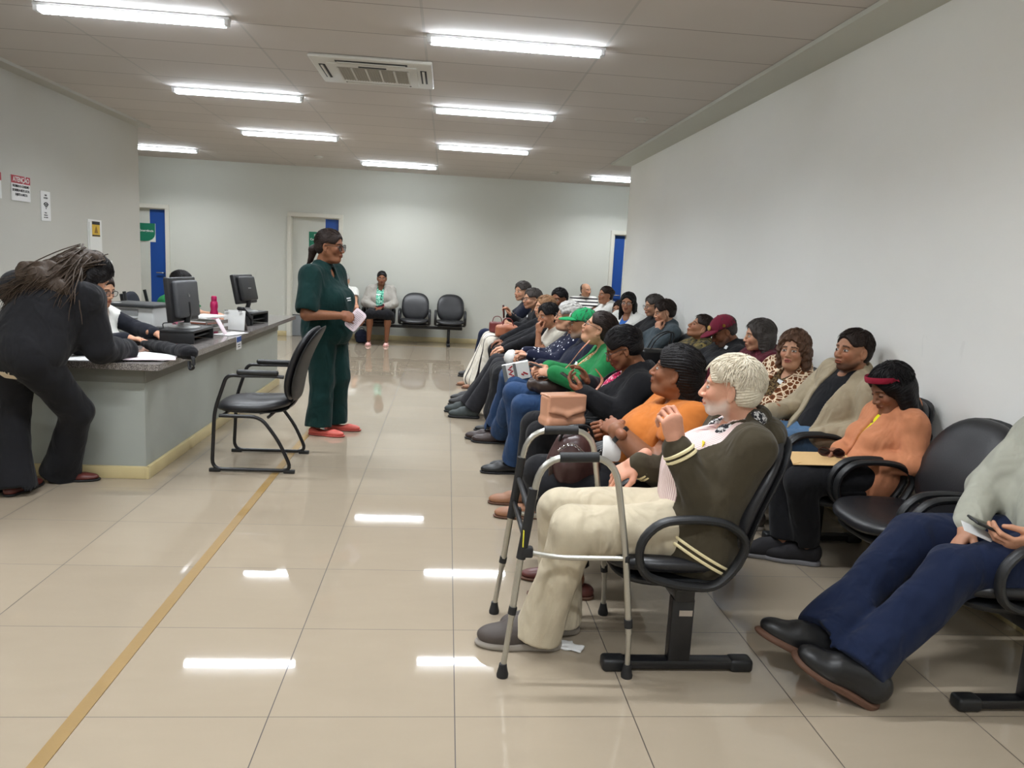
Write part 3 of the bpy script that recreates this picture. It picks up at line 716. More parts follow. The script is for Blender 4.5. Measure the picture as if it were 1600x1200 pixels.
def skin_cols(V, h, skin):
    """lips, eyes, brows and stubble in the head's own frame"""
    c = np.tile(np.array(lin(skin)), (len(V), 1)); x, y, z = V[:, 0], V[:, 1], V[:, 2]; front = x > .05
    def mix(m, col, a=1.0):
        m = np.clip(m, 0, 1)[:, None]*a; c[:] = c*(1-m)+np.array(lin(col))*m
    base = np.array(skin, float)
    mix(np.exp(-(((np.abs(y)-.04)/.02)**2+((z+.03)/.022)**2))*front, tuple(np.clip(base*[1.05, .78, .74], 0, 255)), .35)
    lips = h.get('lips', tuple(np.clip(base*[.86, .62, .60], 0, 255)))
    mix(((y/.024)**2+((z+.0665)/.0125)**2 < 1)*(x > .085), lips, .75)
    mix(((np.abs(z+.0665) < .0018)*(np.abs(y) < .021))*(x > .08), tuple(base*.35), .9)
    bc = h.get('brow', (40, 30, 26))
    mix((np.abs(z-.021-.10*(np.abs(y)-.03)*0+.12*np.maximum(np.abs(y)-.036, 0)*3) < .0042)*(np.abs(y) > .012)*(np.abs(y) < .050)*(x > .055), bc, h.get('browa', .8))
    op = h.get('eye', .0052)
    for s in (-1, 1):
        dy = y-s*.0315; dz = z+.003; reg = (x > .070)*(np.abs(dy) < .0150)
        sl = op*np.sqrt(np.clip(1-(dy/.0150)**2, 0, 1))
        mix(reg*(np.abs(dz) < .013), tuple(base*.80), .5)
        mix(reg*(np.abs(dz) < sl+.0022)*(dz > -.002 if op > .002 else 1), (30, 22, 20), .9)
        if op > .002:
            mix(reg*(np.abs(dz) < sl), (206, 200, 192), 1); gx = h.get('gaze', 0)
            mix(reg*(np.abs(dz) < sl)*((dy-gx)**2+dz**2 < .0062**2), (40, 26, 20), 1)
    if h.get('beard'):
        bcx, a, mz = h['beard']; m = (z < mz+.5*np.maximum(0, .04-x))*(x > -.012)*((y/.026)**2+((z+.067)/.011)**2 > 1)*(((y/.022)**2+((z+.03)/.025)**2) > 1)*(z > -.13)
        m = m*np.clip((mz+.5*np.maximum(0, .04-x)-z)/.03, 0, 1)*np.clip((x+.012)/.02, 0, 1)
        n_ = .5+.5*np.sin(V[:, 0]*900)*np.sin(V[:, 1]*800+1)*np.sin(V[:, 2]*850); mix(m*(.75+.25*n_), bcx, a)
    return c
def hair_field(F, h, st, t):
    w = h.get('w', 1.0)
    F.ell((-.014, 0, .034), (.098+t, .076*w+t, .084+t), k=.01)
    hl = h.get('hairline', 0)
    if st not in ('bald',):
        F.ell((.118-hl, 0, -.040), (.078, .080, .114), k=.020, op='s')
    if st in ('short', 'curly', 'white'):
        F.ell((-.045, 0, -.01), (.060+t, .066*w+t, .070), k=.02)
        F.half((-.08, 0, -.062), (.10, 0, -1)); F.box((.035, 0, -.04), (.055, .12, .062), .01, rotm(0, -12), .016, 's')
        if t < .03:
            for s in (-1, 1): F.ell((-.006, s*.085, -.014), (.020, .030, .036), k=.006, op='s')
    elif st == 'bald':
        F.half((-.02, 0, .030), (.85, 0, .55)); F.ell((-.045, 0, -.01), (.058, .068*w, .065), k=.015); F.half((-.08, 0, -.062), (.10, 0, -1))
        for s in (-1, 1): F.ell((-.006, s*.085, -.014), (.022, .030, .038), k=.006, op='s')
    elif st in ('pony', 'bun', 'tied'):
        F.ell((-.050, 0, -.020), (.055+t, .062*w+t, .060), k=.025)
        F.half((-.08, 0, -.072), (.35, 0, -1)); F.box((.040, 0, -.045), (.052, .12, .060), .01, rotm(0, -10), .016, 's')
        for s in (-1, 1): F.ell((-.004, s*.088, -.018), (.024, .030, .034), k=.008, op='s')
        if st == 'tied' and h.get('mass'): F.cap((-.070, 0, -.01), (-.095, 0, -.15), .066, .060, .03)
        if st == 'bun': F.ell((-.105, 0, .045), (.038, .045, .042), k=.012)
        if st == 'pony':
            F.cap((-.100, 0, -.005), (-.135, 0, -.045), .022, .034, .01); F.cap((-.135, 0, -.045), (-.150, 0, -.125), .034, .020, .01); F.cap((-.150, 0, -.125), (-.172, 0, -.165), .018, .010, .01)
    elif st in ('long', 'bob', 'wavy'):
        L = {'long': .30, 'bob': .12, 'wavy': .17}[st]; L = h.get('hlen', L)
        F.ell((-.045, 0, -.02), (.066+t, .074*w+t, .080), k=.02)
        for s in (-1, 1):
            F.cap((-.030, s*(.072*w), -.02), (-.030+h.get('hfw', .01), s*(.078*w+.01), -.02-L), .030+t*.5, .022, .02)
            F.cap((.012, s*(.070*w+t*.4), .02), (.010, s*(.076*w+t*.5), -.02-L*.6), .018+t*.4, .014, .015)
        F.cap((-.075, 0, -.02), (-.085, 0, -.02-L), .040, .030, .03); F.cap((-.060, .035, -.02), (-.070, .035, -.02-L), .036, .028, .03); F.cap((-.060, -.035, -.02), (-.070, -.035, -.02-L), .036, .028, .03)
def hair_disp(st, amp):
    def f(x, y, z):
        if st in ('curly', 'wavy'):
            return amp*(np.sin(95*x+3*np.sin(60*z))*np.sin(90*y+2*np.sin(70*x))+.7*np.sin(120*z+4*np.sin(50*y)+60*x))
        phi = np.arctan2(z-.02, y+1e-6); return amp*(np.sin(46*phi+5*np.sin(18*x))+.6*np.sin(83*phi+3*np.sin(31*x)))*.6*np.clip(np.hypot(y, z-.02)/.07, 0, 1)
    return f
def strands(n, st, h, t, seed, L=.035, r=.0022):
    """tufts of hair lying on the hair surface, in the head frame"""
    rs = np.random.RandomState(seed); V = []; Q = []; crown = np.array([-.035, .01, .115]); c = np.array([-.014, 0, .034]); R = np.array([.099+t, .077+t, .085+t])
    for _ in range(n*3):
        d = nz_(rs.normal(size=3)); p = c+d*R
        if p[0] > .045-h.get('hairline', 0) and p[2] < .088 or p[2] < -.045 or (abs(p[1]) > .05 and p[2] < .05 and p[0] > -.035) or (p[0] > -.025 and p[2] < .022-.5*(p[0]+.025)*0) or (p[0] > .03 and p[2] < .045): continue
        fl = nz_(p-crown) if st not in ('bun', 'pony', 'tied') else np.array([-1, 0, -.25]); nr = nz_((p-c)/R**2); fl = nz_(fl-nr*(fl@nr)); wv = .25*math.sin(p[1]*55+p[0]*40+seed); sd = np.cross(nr, fl); fl = nz_(fl+sd*(wv+.10*rs.normal())); sd = np.cross(nr, fl); bend = rs.normal()*.12+wv*.6; lift = .07 if st in ('white', 'short') else .02 if st != 'wavy' else .12
        l = L*(.6+.8*rs.rand()); base = len(V); m = 5
        for j in range(m):
            a = j/(m-1); q = p-nr*.001+fl*l*a+sd*bend*l*a*a+nr*(l*lift*math.sin(a*2.6)-.45*l*l/.2*a*a*.9); w = r*(1-a**2)*1.3+.0001
            V += [q+sd*w, q-sd*w, q+nr*w]
        for j in range(m-1):
            for i in range(3): a0 = base+j*3+i; b0 = base+j*3+(i+1) % 3; Q.append((a0, b0, b0+3, a0+3))
        if len(Q) > n*12: break
    return np.array(V, np.float32), np.array(Q)
M_GLASS_F = plain('spectacle_frame', (30, 26, 26), .3); 
def lens_mat(name, col, al):
    m, n, b = nt(name); b.inputs['Base Color'].default_value = (*lin(col), 1); b.inputs['Roughness'].default_value = .05; b.inputs['Alpha'].default_value = al; return m
M_LENS = lens_mat('clear_lens', (200, 205, 205), .12); M_LENSD = lens_mat('tinted_lens', (50, 40, 44), .72)
def glasses(root, T, kind, mat=None, down=0):
    g = MB(); L = []; ws, hs = (.0275, .020) if kind != 'big' else (.031, .026)
    for s in (-1, 1):
        pts = [(.106+.006*math.cos(a)*0-.012*abs(math.cos(a)*ws+.034-.034)/.05, s*(.034+ws*math.copysign(abs(math.cos(a))**.75, math.cos(a))), -.006-down+hs*math.copysign(abs(math.sin(a))**.75, math.sin(a))) for a in np.linspace(0, 2*PI, 20, endpoint=False)]
        g.tube(pts, .0022 if kind != 'thin' else .0014, n=6, closed=True); L.append(pts)
        g.tube([(.103, s*(.034+ws), -.002-down), (.09, s*.074, 0), (.02, s*.082, .004), (-.015, s*.084, -.002), (-.035, s*.082, -.022)], .0018 if kind != 'thin' else .0012, .0028, n=6)
    g.tube([(.106, -.008, -.002-down), (.110, 0, 0-down), (.106, .008, -.002-down)], .002, n=6)
    g.v = [tuple(T(np.array([p]))[0]) for p in g.v]; o = g.build('spectacles', mat or M_GLASS_F, root)
    l = MB()
    for pts in L:
        k = len(l.v); l.v += [tuple(T(np.array([p]))[0]) for p in pts]; l.f.append(tuple(range(k, k+len(pts)))); l.mi.append(0)
    l.build('lens', M_LENSD if kind == 'big' else M_LENS, o, False)
def shoe_mesh(kind, s=1.0):
    k = ('shoe', kind, s)
    if k in _hc: return _hc[k]
    up = Fld(); so = Fld()
    if kind == 'flat':
        up.ell((.14, 0, .025), (.075, .040, .026), k=.02); up.cap((-.03, 0, .028), (.12, 0, .018), .034, .034, .02); up.ell((-.045, 0, .03), (.035, .032, .03), k=.02); up.ell((.045, 0, .055), (.075, .030, .030), k=.01, op='s')
    elif kind == 'loafer':
        up.ell((.135, 0, .03), (.085, .045, .034), k=.02); up.cap((-.03, 0, .045), (.08, 0, .042), .038, .040, .03); up.ell((-.045, 0, .048), (.035, .035, .042), k=.02)
        up.ell((.07, 0, .062), (.05, .034, .016), k=.01)
    else:
        up.ell((.14, 0, .040), (.080, .047, .038), k=.02); up.cap((-.03, 0, .055), (.09, 0, .050), .042, .042, .04); up.ell((-.035, 0, .075), (.042, .038, .048), k=.03); up.cap((.02, 0, .095), (.09, 0, .075), .030, .028, .03)
    up.half((0, 0, .012), (0, 0, -1))
    so.ell((.13, 0, .012), (.098, .051, .022), k=.02); so.cap((-.04, 0, .010), (.10, .0, .010), .042, .044, .02); h = .026 if kind == 'sneaker' else .014
    so.half((0, 0, 0), (0, 0, -1)); so.half((0, 0, h), (0, 0, 1))
    a, b = up.mesh(.005), so.mesh(.005)
    _hc[k] = (a, b); return _hc[k]

class Person: pass
def person(label, loc, spec):
    """spec holds joints in metres (world), looks and clothes; every garment is its own child of the person"""
    g = spec.get; P = Person(); root = empty('person', (loc[0], loc[1], 0), label, 'person', g('group')); P.root = root
    L = np.array([loc[0], loc[1], 0.]); sc = g('s', 1.0); q = g('q', 1.0)
    A = lambda v: np.array(v, float)
    pel, nb, hd = A(g('pel')), A(g('nb')), A(g('head')); fy = g('face', 180); f0 = np.array([math.cos(math.radians(fy)), math.sin(math.radians(fy)), 0])
    up = nz_(nb-pel); fwd = nz_(f0-up*(f0@up)); lf = np.cross(up, fwd)
    if g('sh') is not None:                       # shoulders may twist against the hips
        a = math.radians(g('sh')); f2 = np.array([math.cos(a), math.sin(a), 0]); fs = nz_(f2-up*(f2@up))
    else: fs = fwd
    ls = np.cross(up, fs); Rt = np.stack([fwd, lf, up], 1); Rs = np.stack([fs, ls, up], 1)
    sw = g('sw', .165)*sc; fat = g('fat', 0); TL = np.linalg.norm(nb-pel)
    shl, shr = nb-up*.055+ls*sw, nb-up*.055-ls*sw
    if g('shl') is not None: shl = A(g('shl'))
    if g('shr') is not None: shr = A(g('shr'))
    ul, fl_ = .27*sc, .245*sc
    side = {}
    for k, s, S_ in (('l', 1, shl), ('r', -1, shr)):
        w = A(g(k+'w')) if g(k+'w') is not None else pel+f0*.37+lf*s*.12+np.array([0, 0, .105])
        e = A(g(k+'e')) if g(k+'e') is not None else ik(S_, w, ul, fl_, A(g(k+'p', tuple(-up*1.0-fwd*.35+ls*s*.5))))
        side[k] = (S_, e, w, s)
    hipd = .092*sc; TLg, SLg = g('thigh', .44)*sc, g('shin', .43)*sc
    leg = {}
    for k, s in (('l', 1), ('r', -1)):
        H = pel+lf*s*hipd-up*.01
        an = A(g(k+'a')) if g(k+'a') is not None else np.array([*(pel+fwd*.46+lf*s*.11)[:2], .09])
        kn = A(g(k+'k')) if g(k+'k') is not None else ik(H, an, TLg, SLg, f0*.6+np.array([0, 0, 1.0])+lf*s*.12)
        leg[k] = (H, kn, an, s)
    HR = rotm(g('hyaw', fy), g('hpitch', 0), g('hroll', 0)); hs = g('hs', 1.0)
    Th = lambda V: (V*hs)@HR.T+hd-L                       # head frame -> person
    inv = lambda p: ((A(p)-hd)@HR)/hs
    skin = g('skin', (176, 128, 100)); h = dict(g('h', {})); st = g('hair', 'short'); ht = g('ht', .012)
    VS = []; QS = []; CS = []; nv = [0]
    def addskin(V, Q, C):
        VS.append(V); QS.append(Q+nv[0]); CS.append(C); nv[0] += len(V)
    # head and neck
    F = Fld(); head_parts(F, h); nr = g('neck', .053)/hs
    F.cap((-.022, 0, -.050), inv(nb+up*.01+fs*.005), nr, nr*1.08, .025); F.cap(inv(nb-ls*.07-up*.015), inv(nb+ls*.07-up*.015), .040/hs, .040/hs, .05); F.ell(inv(nb+fs*.025-up*.07), .07/hs, k=.04)
    V, Q = F.mesh(.0034*q); C = skin_cols(V, h, skin); addskin(Th(V), Q, C)
    base = np.array(lin(skin))
    # coarse body core under the clothes, continuous from the neck to the feet
    B = Fld(); bw = sw*.80
    B.ell(pel+up*.04-L, (.105+fat*.5, .145+fat*.4, .12), Rt, .05); B.ell(pel+up*.20-L+fwd*fat*.4, (.095+fat*.6, .125+fat*.5, .15), Rt, .06); B.ell(nb-up*.17-L, (.092, .135, .15), Rs, .06)
    B.cap(shl-L, nb-up*.03-L, .045, .05, .04); B.cap(shr-L, nb-up*.03-L, .045, .05, .04)
    af = g('armr', 1.0)
    for k in 'lr':
        S_, e, w, s = side[k]; B.cap(S_-L, e-L, .048*af, .038*af, .03); B.cap(e-L, w-L, .038*af, .024*af, .015)
        H, kn, an, s = leg[k]; B.cap(H-L, kn-L, .078+fat*.2, .055, .05); B.cap(kn-L, kn+(an-kn)*.35-L, .052, .054, .03); B.cap(kn+(an-kn)*.3-L, an-L, .054, .034, .03)
    V, Q = B.mesh(g('bv', .011)*(1 if q < 1.4 else 1.2)); addskin(V, Q, np.tile(base, (len(V), 1)))
    # forearms and hands
    for k in 'lr':
        S_, e, w, s = side[k]
        fd = nz_(g(k+'hd') if g(k+'hd') is not None else (w-e)+fwd*.05); nrm = A(g(k+'hn', (0, 0, -1))); nrm = nz_(nrm-fd*(nrm@fd)); pz = -nrm; py = np.cross(pz, fd)   # palm normal -z
        V, Q = hand_mesh(g(k+'pose', 'relax'), .0032*max(q, .8), g('hf', 1.0)); V = V.copy()
        if s > 0: V[:, 1] *= -1; Q = Q[:, ::-1]
        V = V*sc; V = V@np.stack([fd, py, pz], 0)+(w-L); addskin(V, Q, np.tile(base*np.array(g('handc', (1, .93, .93))), (len(V), 1)))
    me = arr_mesh('body', np.concatenate(VS), np.concatenate(QS)); at = me.color_attributes.new('col', 'FLOAT_COLOR', 'POINT')
    C = np.ones((nv[0], 4), np.float32); C[:, :3] = np.concatenate(CS); at.data.foreach_set('color', C.ravel())
    P.body = mesh_obj('body', me, skin_mat(), root)
    # hair
    if st:
        F = Fld(); hair_field(F, h, st, ht); V, Q = F.mesh(.0036*q, hair_disp(st, g('hamp', .0016)))
        tn = g('tuft', 0 if st in ('curly', 'bald') else 420 if q < 1.2 else 260)
        if tn:
            V2, Q2 = strands(tn, st, h, ht, 3, g('tuftl', .035)); Q = np.concatenate([Q, Q2+len(V)]); V = np.concatenate([V, V2])
        mesh_obj('hair', arr_mesh('hair', Th(V), Q), g('hairm'), root)
    if g('glasses'): glasses(root, Th, g('glasses'), g('gmat'), g('gdown', 0))
    if g('hat'): g('hat')(root, Th, P)
    def garment(name, fn, mat, vox=.0085, amp=.004, freq=38, seed=None):
        F = Fld(); fn(F); V, Q = F.mesh(vox*q, folds(amp, freq, seed if seed is not None else 5)); return mesh_obj(name, arr_mesh(name, V, Q), mat, root)
    P.garment = garment; P.L = L; P.side = side; P.leg = leg; P.Rt = Rt; P.Rs = Rs; P.pel = pel; P.nb = nb; P.up = up; P.fwd = fwd; P.fs = fs; P.lf = lf; P.ls = ls; P.shl = shl; P.shr = shr; P.Th = Th; P.inv = inv; P.fat = fat; P.sw = sw
    bust = g('bust', 0)
    ts = sw/.168/sc if sw < .16 else 1.0
    def torso(F, t, low=0.0, neck=True, hem=.06, vn=None):
        F.ell(pel+up*(.05+hem*0)-L, (.118*ts+fat*.6+t, .152*ts+fat*.5+t, .13+t*.5), Rt, .06)
        F.ell(pel+up*.19-L+fwd*(fat*.55+.005), (.105*ts+fat*.75+t, .135*ts+fat*.6+t, .16), Rt, .07)
        F.ell(nb-up*.18-L+fs*.005, (.105*ts+fat*.15+t, .148*ts+fat*.25+t, .165), Rs, .07)
        if bust:
            for s in (-1, 1): F.ell(nb-up*(.22+.02*bust)+fs*(.075+.025*bust)+ls*s*.07-L, (.055+.015*bust+t*.5,)*3, None, .05)
        F.cap(shl-up*.012-L, nb-up*.035-L, .058+t, .055+t, .04); F.cap(shr-up*.012-L, nb-up*.035-L, .058+t, .055+t, .04)
        if neck: F.cap(nb-up*.03-L, nb+up*g('collar', .012)-L, .062+t, .060+t*.6, .03)
    P.torso = torso
    def sleeves(F, t, frac=1.0, cuff=True):
        for k in 'lr':
            S_, e, w, s = side[k]; ra, re, rw = (.054*af+t), (.046*af+t*.95), (.033*af+t*.85)
            if frac >= 1:
                F.cap(S_-L, e-L, ra, re, .03); w2 = e+(w-e)*(frac-1 if frac > 1 else .97); F.cap(e-L, w2-L, re, rw, .02)
            else:
                e2 = S_+(e-S_)*frac; F.cap(S_-L, e2-L, ra, ra*.96+.004, .03)
                d = nz_(e-S_); F.ell(e2+d*.085-L, .092, None, .004, 's')
    P.sleeves = sleeves
    for gm in g('wear', []): gm(P)
    return P
# garments -------------------------------------------------------------------------------------------
def top(mat, t=.012, sl=1.0, name='shirt', amp=.0045, vneck=0, vox=.0085, st=None):
    def f(P):
        def fn(F):
            P.sleeves(F, (0 if sl < .2 else t) if st is None else st, sl); P.torso(F, t)
            up, fs, nb, L = P.up, P.fs, P.nb, P.L
            F.ell(nb+up*.05-L, (.058, .058, .075), P.Rs, .008, 's')
            if vneck: F.cap(nb+fs*.03-L, nb-up*vneck+fs*.16-L, .062, .012, .006, 's')
        P.garment(name, fn, mat, vox, amp)
    return f
def jacket(mat, t=.024, open_=.05, name='jacket', sl=1.0, amp=.006, hood=False, hoodmat=None, low=0, collar=True, vox=.0085, cuffm=None, sl_t=None):
    """open-fronted outer layer: the strip between the two front edges is cut out"""
    def f(P):
        up, fs, nb, L, ls, pel = P.up, P.fs, P.nb, P.L, P.ls, P.pel
        def fn(F):
            P.torso(F, t)
            if low: F.ell(pel-up*low*.5-L, (.135+P.fat*.6+t, .18+P.fat*.5+t, .10+low), P.Rt, .05)
            if collar: F.cap(nb-up*.01-fs*.025-L, nb+up*.035-fs*.03-L, .066, .056, .02)
            F.ell(nb+up*.06+fs*.035-L, (.066, .056, .085), P.Rs, .008, 's')
            if open_:
                m = (nb+pel)/2; h = np.linalg.norm(nb-pel)/2
                F.box(m+fs*.16-L, (.13, open_, h+.10), .01, P.Rs, .008, 's')
            P.sleeves(F, t if sl_t is None else sl_t, sl)
        o = P.garment(name, fn, mat, vox, amp)
        if hood:
            def hf(F):
                F.ell(nb-fs*.092-up*.008-L, (.072, .125, .078), P.Rs, .03); F.cap(nb+ls*.085-up*.005-L, nb+ls*.06+fs*.05-up*.03-L, .040, .022, .03); F.cap(nb-ls*.085-up*.005-L, nb-ls*.06+fs*.05-up*.03-L, .040, .022, .03)
                F.ell(nb+up*.06+fs*.03-L, (.078, .062, .070), P.Rs, .01, 's')
            P.garment('hood', hf, hoodmat or mat, vox, .005)
    return f
def trousers(mat, t=.014, flare=0, full=1.0, name='trousers', amp=.006, rh=.075, rk=.062, ra=.048):
    def f(P):
        def fn(F):
            L = P.L; F.ell(P.pel+P.up*.0-L, (.12+P.fat*.5+t, .16+P.fat*.45+t, .11), P.Rt, .05)
            for k in 'lr':
                H, kn, an, s = P.leg[k]; F.cap(H-L, kn-L, rh+t+P.fat*.2, rk+t, .04)
                e = kn+(an-kn)*(full-.04); d = nz_(an-kn)
                if flare: F.cap(kn-L, kn+(e-kn)*.4-L, rk+t, ra+t, .02); F.cap(kn+(e-kn)*.4-L, e-L, ra+t, ra+t+flare, .02)
                else: F.cap(kn-L, e-L, rk+t, ra+t*.8, .03)
            for k in 'lr':
                H, kn, an, s = P.leg[k]; d = nz_(an-kn); e = kn+(an-kn)*(full-.02); a_ = nz_(np.cross(d, P.lf)); R = np.stack([d, np.cross(a_, d), a_], 1)
                F.box(e+d*.08-L, (.08, .105, .12), .004, R, .004, 's')
        P.garment(name, fn, mat, .0085, amp, 30)
    return f
def skirt(mat, length=.9, t=.02, name='skirt', amp=.006, w=.03):
    """cloth over both thighs, falling from the knees"""
    def f(P):
        def fn(F):
            L = P.L; F.ell(P.pel-L, (.13+P.fat*.5+t, .17+P.fat*.45+t, .11), P.Rt, .05)
            Hm = {}
            for k in 'lr':
                H, kn, an, s = P.leg[k]; F.cap(H-L, kn-L, .085+t, .068+t, .06)
                if length > .55: F.cap(kn-L, kn+(an-kn)*(length-.35)*1.5-L, .068+t, .07+t+w, .06)
            a, b = P.leg['l'], P.leg['r']
            F.cap((a[0]+b[0])/2-L, (a[1]+b[1])/2-L, .07, .05+t, .06)
            if length > .55: F.cap((a[1]+b[1])/2-L, (a[1]+b[1])/2+((a[2]+b[2])-(a[1]+b[1]))/2*(length-.35)*1.5-L, .05+t, .07, .06)
        P.garment(name, fn, mat, .0085, amp, 34)
    return f
def shoes(kind, mat, sole=None, ldir=None, rdir=None, pitch=0, s=1.0, lift=(0, 0)):
    def f(P):
        (uv, uq), (sv, sq) = shoe_mesh(kind, 1.0)
        for k, dr, lf_ in (('l', ldir, lift[0]), ('r', rdir, lift[1])):
            H, kn, an, sg = P.leg[k]; d = dr if dr is not None else (*P.fwd[:2], 0); pt = pitch if not isinstance(pitch, dict) else pitch.get(k, 0)
            yaw = math.degrees(math.atan2(d[1], d[0])); R = rotm(yaw, pt, d[2] if len(d) > 2 else 0); o = an-P.L-np.array([0, 0, .085])+R[:, 0]*(-.0)
            if not pt: o[2] = lf_
            a = mesh_obj('shoe', arr_mesh('shoe', (uv*s)@R.T+o, uq), mat, P.root); mesh_obj('sole', arr_mesh('sole', (sv*s)@R.T+o, sq), sole or mat, a)
    return f
def band(mat, name, k, frac=.97, r=.037, w=.02, rr=None):
    """ring round a forearm: cuff, watch, bracelet"""
    def f(P):
        S_, e, w_, s = P.side[k]; c = e+(w_-e)*frac-P.L; d = nz_(w_-e)
        MB().tube([c-d*w/2, c-d*w*.3, c+d*w*.3, c+d*w/2], r, n=18, taper=lambda t: 1 if .2 < t < .8 else .96).build(name, mat, P.root)
    return f
def patch(mat, name, off, size=(.07, .045), dist=None):
    """sticker on the chest: off = (left, down) from the neck base, lying on the cloth"""
    def f(P):
        c = P.nb-P.up*off[1]+P.ls*off[0]+P.fs*(dist or .14)-P.L; R = Matrix([list(x) for x in np.stack([P.fs, P.ls, P.up], 1)])
        MB().box(tuple(c), (.004, size[0], size[1]), .001, R).build(name, mat, P.root, False)
    return f
def cap_hat(mat, badge=None):
    def f(root, T, P):
        F = Fld(); F.ell((-.012, 0, .040), (.110, .089, .092), k=.01); F.half((0, 0, .030), (.12, 0, -1)); V, Q = F.mesh(.004, None); o = mesh_obj('cap', arr_mesh('cap', T(V), Q), mat, root)
        F = Fld(); F.ell((.095, 0, .034), (.095, .078, .020), k=.01); F.ell((.085, 0, .010), (.12, .085, .030), k=.004, op='s'); F.half((.045, 0, 0), (-1, 0, 0)); V, Q = F.mesh(.003); mesh_obj('visor', arr_mesh('visor', T(V), Q), mat, o)
        F = Fld(); F.ell((-.012, 0, .132), (.010, .010, .006)); V, Q = F.mesh(.0025); mesh_obj('button', arr_mesh('button', T(V), Q), mat, o)
        if badge: badge(o, T)
    return f

# ------------------------------------------------------------------ cloth and hair colours
K_BLACK = cloth('black_cloth', (26, 26, 29)); K_BLACK2 = cloth('black_knit', (30, 30, 33), fold=.6); K_NAVY = cloth('navy_cloth', (24, 28, 44))
K_JEAN = cloth('blue_denim', (44, 68, 104), weave=700, fold=.7); K_JEAND = cloth('dark_denim', (22, 32, 58), weave=700, fold=.7); K_JEANL = cloth('light_denim', (84, 116, 150), weave=700, fold=.7)
K_CHINO = cloth('beige_chino', (192, 180, 156), fold=.9); K_OLIVE = cloth('olive_fleece', (66, 59, 45), fold=.6, sheen=.08)
K_PINKST = cloth('striped_shirt', (232, 214, 208), pat=p_stripes(1, 110, .35, (196, 160, 160)))
K_ORANGE = cloth('orange_cotton', (188, 110, 48), fold=.6); K_GREEN = cloth('green_knit', (34, 118, 66), fold=.5); K_WHITE = cloth('white_cloth', (226, 226, 220))
K_SCRUB = cloth('dark_green_scrubs', (10, 42, 40), fold=.6); K_GREYK = cloth('grey_sweater', (74, 84, 90), fold=.7); K_LGREY = cloth('pale_grey_knit', (172, 172, 158), fold=.8)
K_BEIGE = cloth('beige_jacket', (172, 158, 132), fold=.8, rough=.7); K_MAROON = cloth('maroon_fleece', (86, 30, 42), fold=.7); K_PEACH = cloth('peach_corduroy', (206, 136, 98), fold=.8)
K_LEO = cloth('leopard_print', (240, 220, 190), pat=p_leopard(30, (120, 70, 38), (84, 46, 26)), fold=.5); K_LEOD = cloth('dark_leopard_print', (60, 44, 30), pat=p_blobs(70, .52, (120, 100, 66)))
K_DOTS = cloth('polka_dot_cloth', (26, 30, 52), pat=p_dots(26, .20, (230, 230, 235)), fold=.4); K_FLOR = cloth('pink_floral', (204, 40, 92), pat=p_blobs(60, .56, (240, 220, 226), (60, 20, 40)))
K_GFLOR = cloth('green_floral', (96, 190, 160), pat=p_blobs(34, .54, (20, 70, 62), (190, 230, 210))); K_STRIPE = cloth('black_white_stripe', (226, 224, 218), pat=p_stripes(2, 17, .42, (44, 40, 44)))
K_SKST = cloth('cream_striped_skirt', (226, 220, 206), pat=p_stripes(1, 12, .16, (40, 36, 40)), fold=.8); K_CAMO = cloth('camouflage', (80, 74, 50), pat=p_blobs(16, .52, (44, 40, 34), (122, 106, 62))); K_GCARD = cloth('grey_cardigan', (158, 154, 146), fold=.7)
K_SCARF = cloth('black_white_scarf', (44, 44, 48), pat=p_blobs(75, .53, (210, 208, 206))); K_YEL = cloth('yellow_cloth', (240, 236, 40)); K_CREAM = cloth('cream_ribbing', (226, 212, 168)); K_GPAT = cloth('green_leaf_print', (220, 214, 180), pat=p_blobs(40, .5, (40, 110, 60), (190, 120, 60)))
K_BLUE = cloth('blue_cotton', (60, 110, 190)); K_MCAP = cloth('maroon_cap', (112, 32, 52), fold=.2); K_GCAP = cloth('green_cap', (28, 140, 84), fold=.2)
H_BLACK = hair_mat('black_hair', (14, 12, 13), (30, 27, 28)); H_DBR = hair_mat('dark_brown_hair', (30, 22, 20), (52, 40, 34)); H_BROWN = hair_mat('brown_hair', (66, 46, 34)); H_GREY = hair_mat('grey_hair', (150, 146, 140), (200, 198, 194), .5)
H_WHITE = hair_mat('white_hair', (200, 186, 160), (238, 230, 212), .55); H_SALT = hair_mat('salt_and_pepper_hair', (44, 39, 37), (86, 80, 76)); H_HIGH = hair_mat('highlighted_hair', (20, 17, 17), (88, 72, 58), .45)
S_BLK = plain('black_shoe', (24, 24, 26), .4); S_BR = plain('dark_brown_leather', (52, 38, 36), .38); S_GRY = plain('taupe_shoe', (74, 66, 62), .6); S_SOLE = plain('grey_sole', (150, 142, 132), .6); S_RUB = plain('black_sole', (20, 20, 22), .6)
S_CORAL = plain('coral_shoe', (206, 96, 84), .5); S_RED = plain('oxblood_shoe', (92, 42, 36), .4); S_TAN = plain('tan_shoe', (146, 102, 74), .5); S_PINK = plain('pink_shoe', (226, 176, 168), .6); S_GUM = plain('brown_sole', (96, 66, 50), .7)
S_GREYG = plain('grey_green_shoe', (56, 64, 64), .6)
M_STK = plain('white_sticker', (236, 238, 238), .6); M_STKY = plain('yellow_sticker', (232, 204, 50), .6); M_GOLD = plain('gold', (200, 160, 80), .3, 1); M_WATCH = plain('dark_watch', (20, 20, 22), .3)
T1, T2, T3, T4 = (196, 148, 118), (170, 120, 90), (134, 88, 62), (104, 66, 46)      # skin tones, light to dark

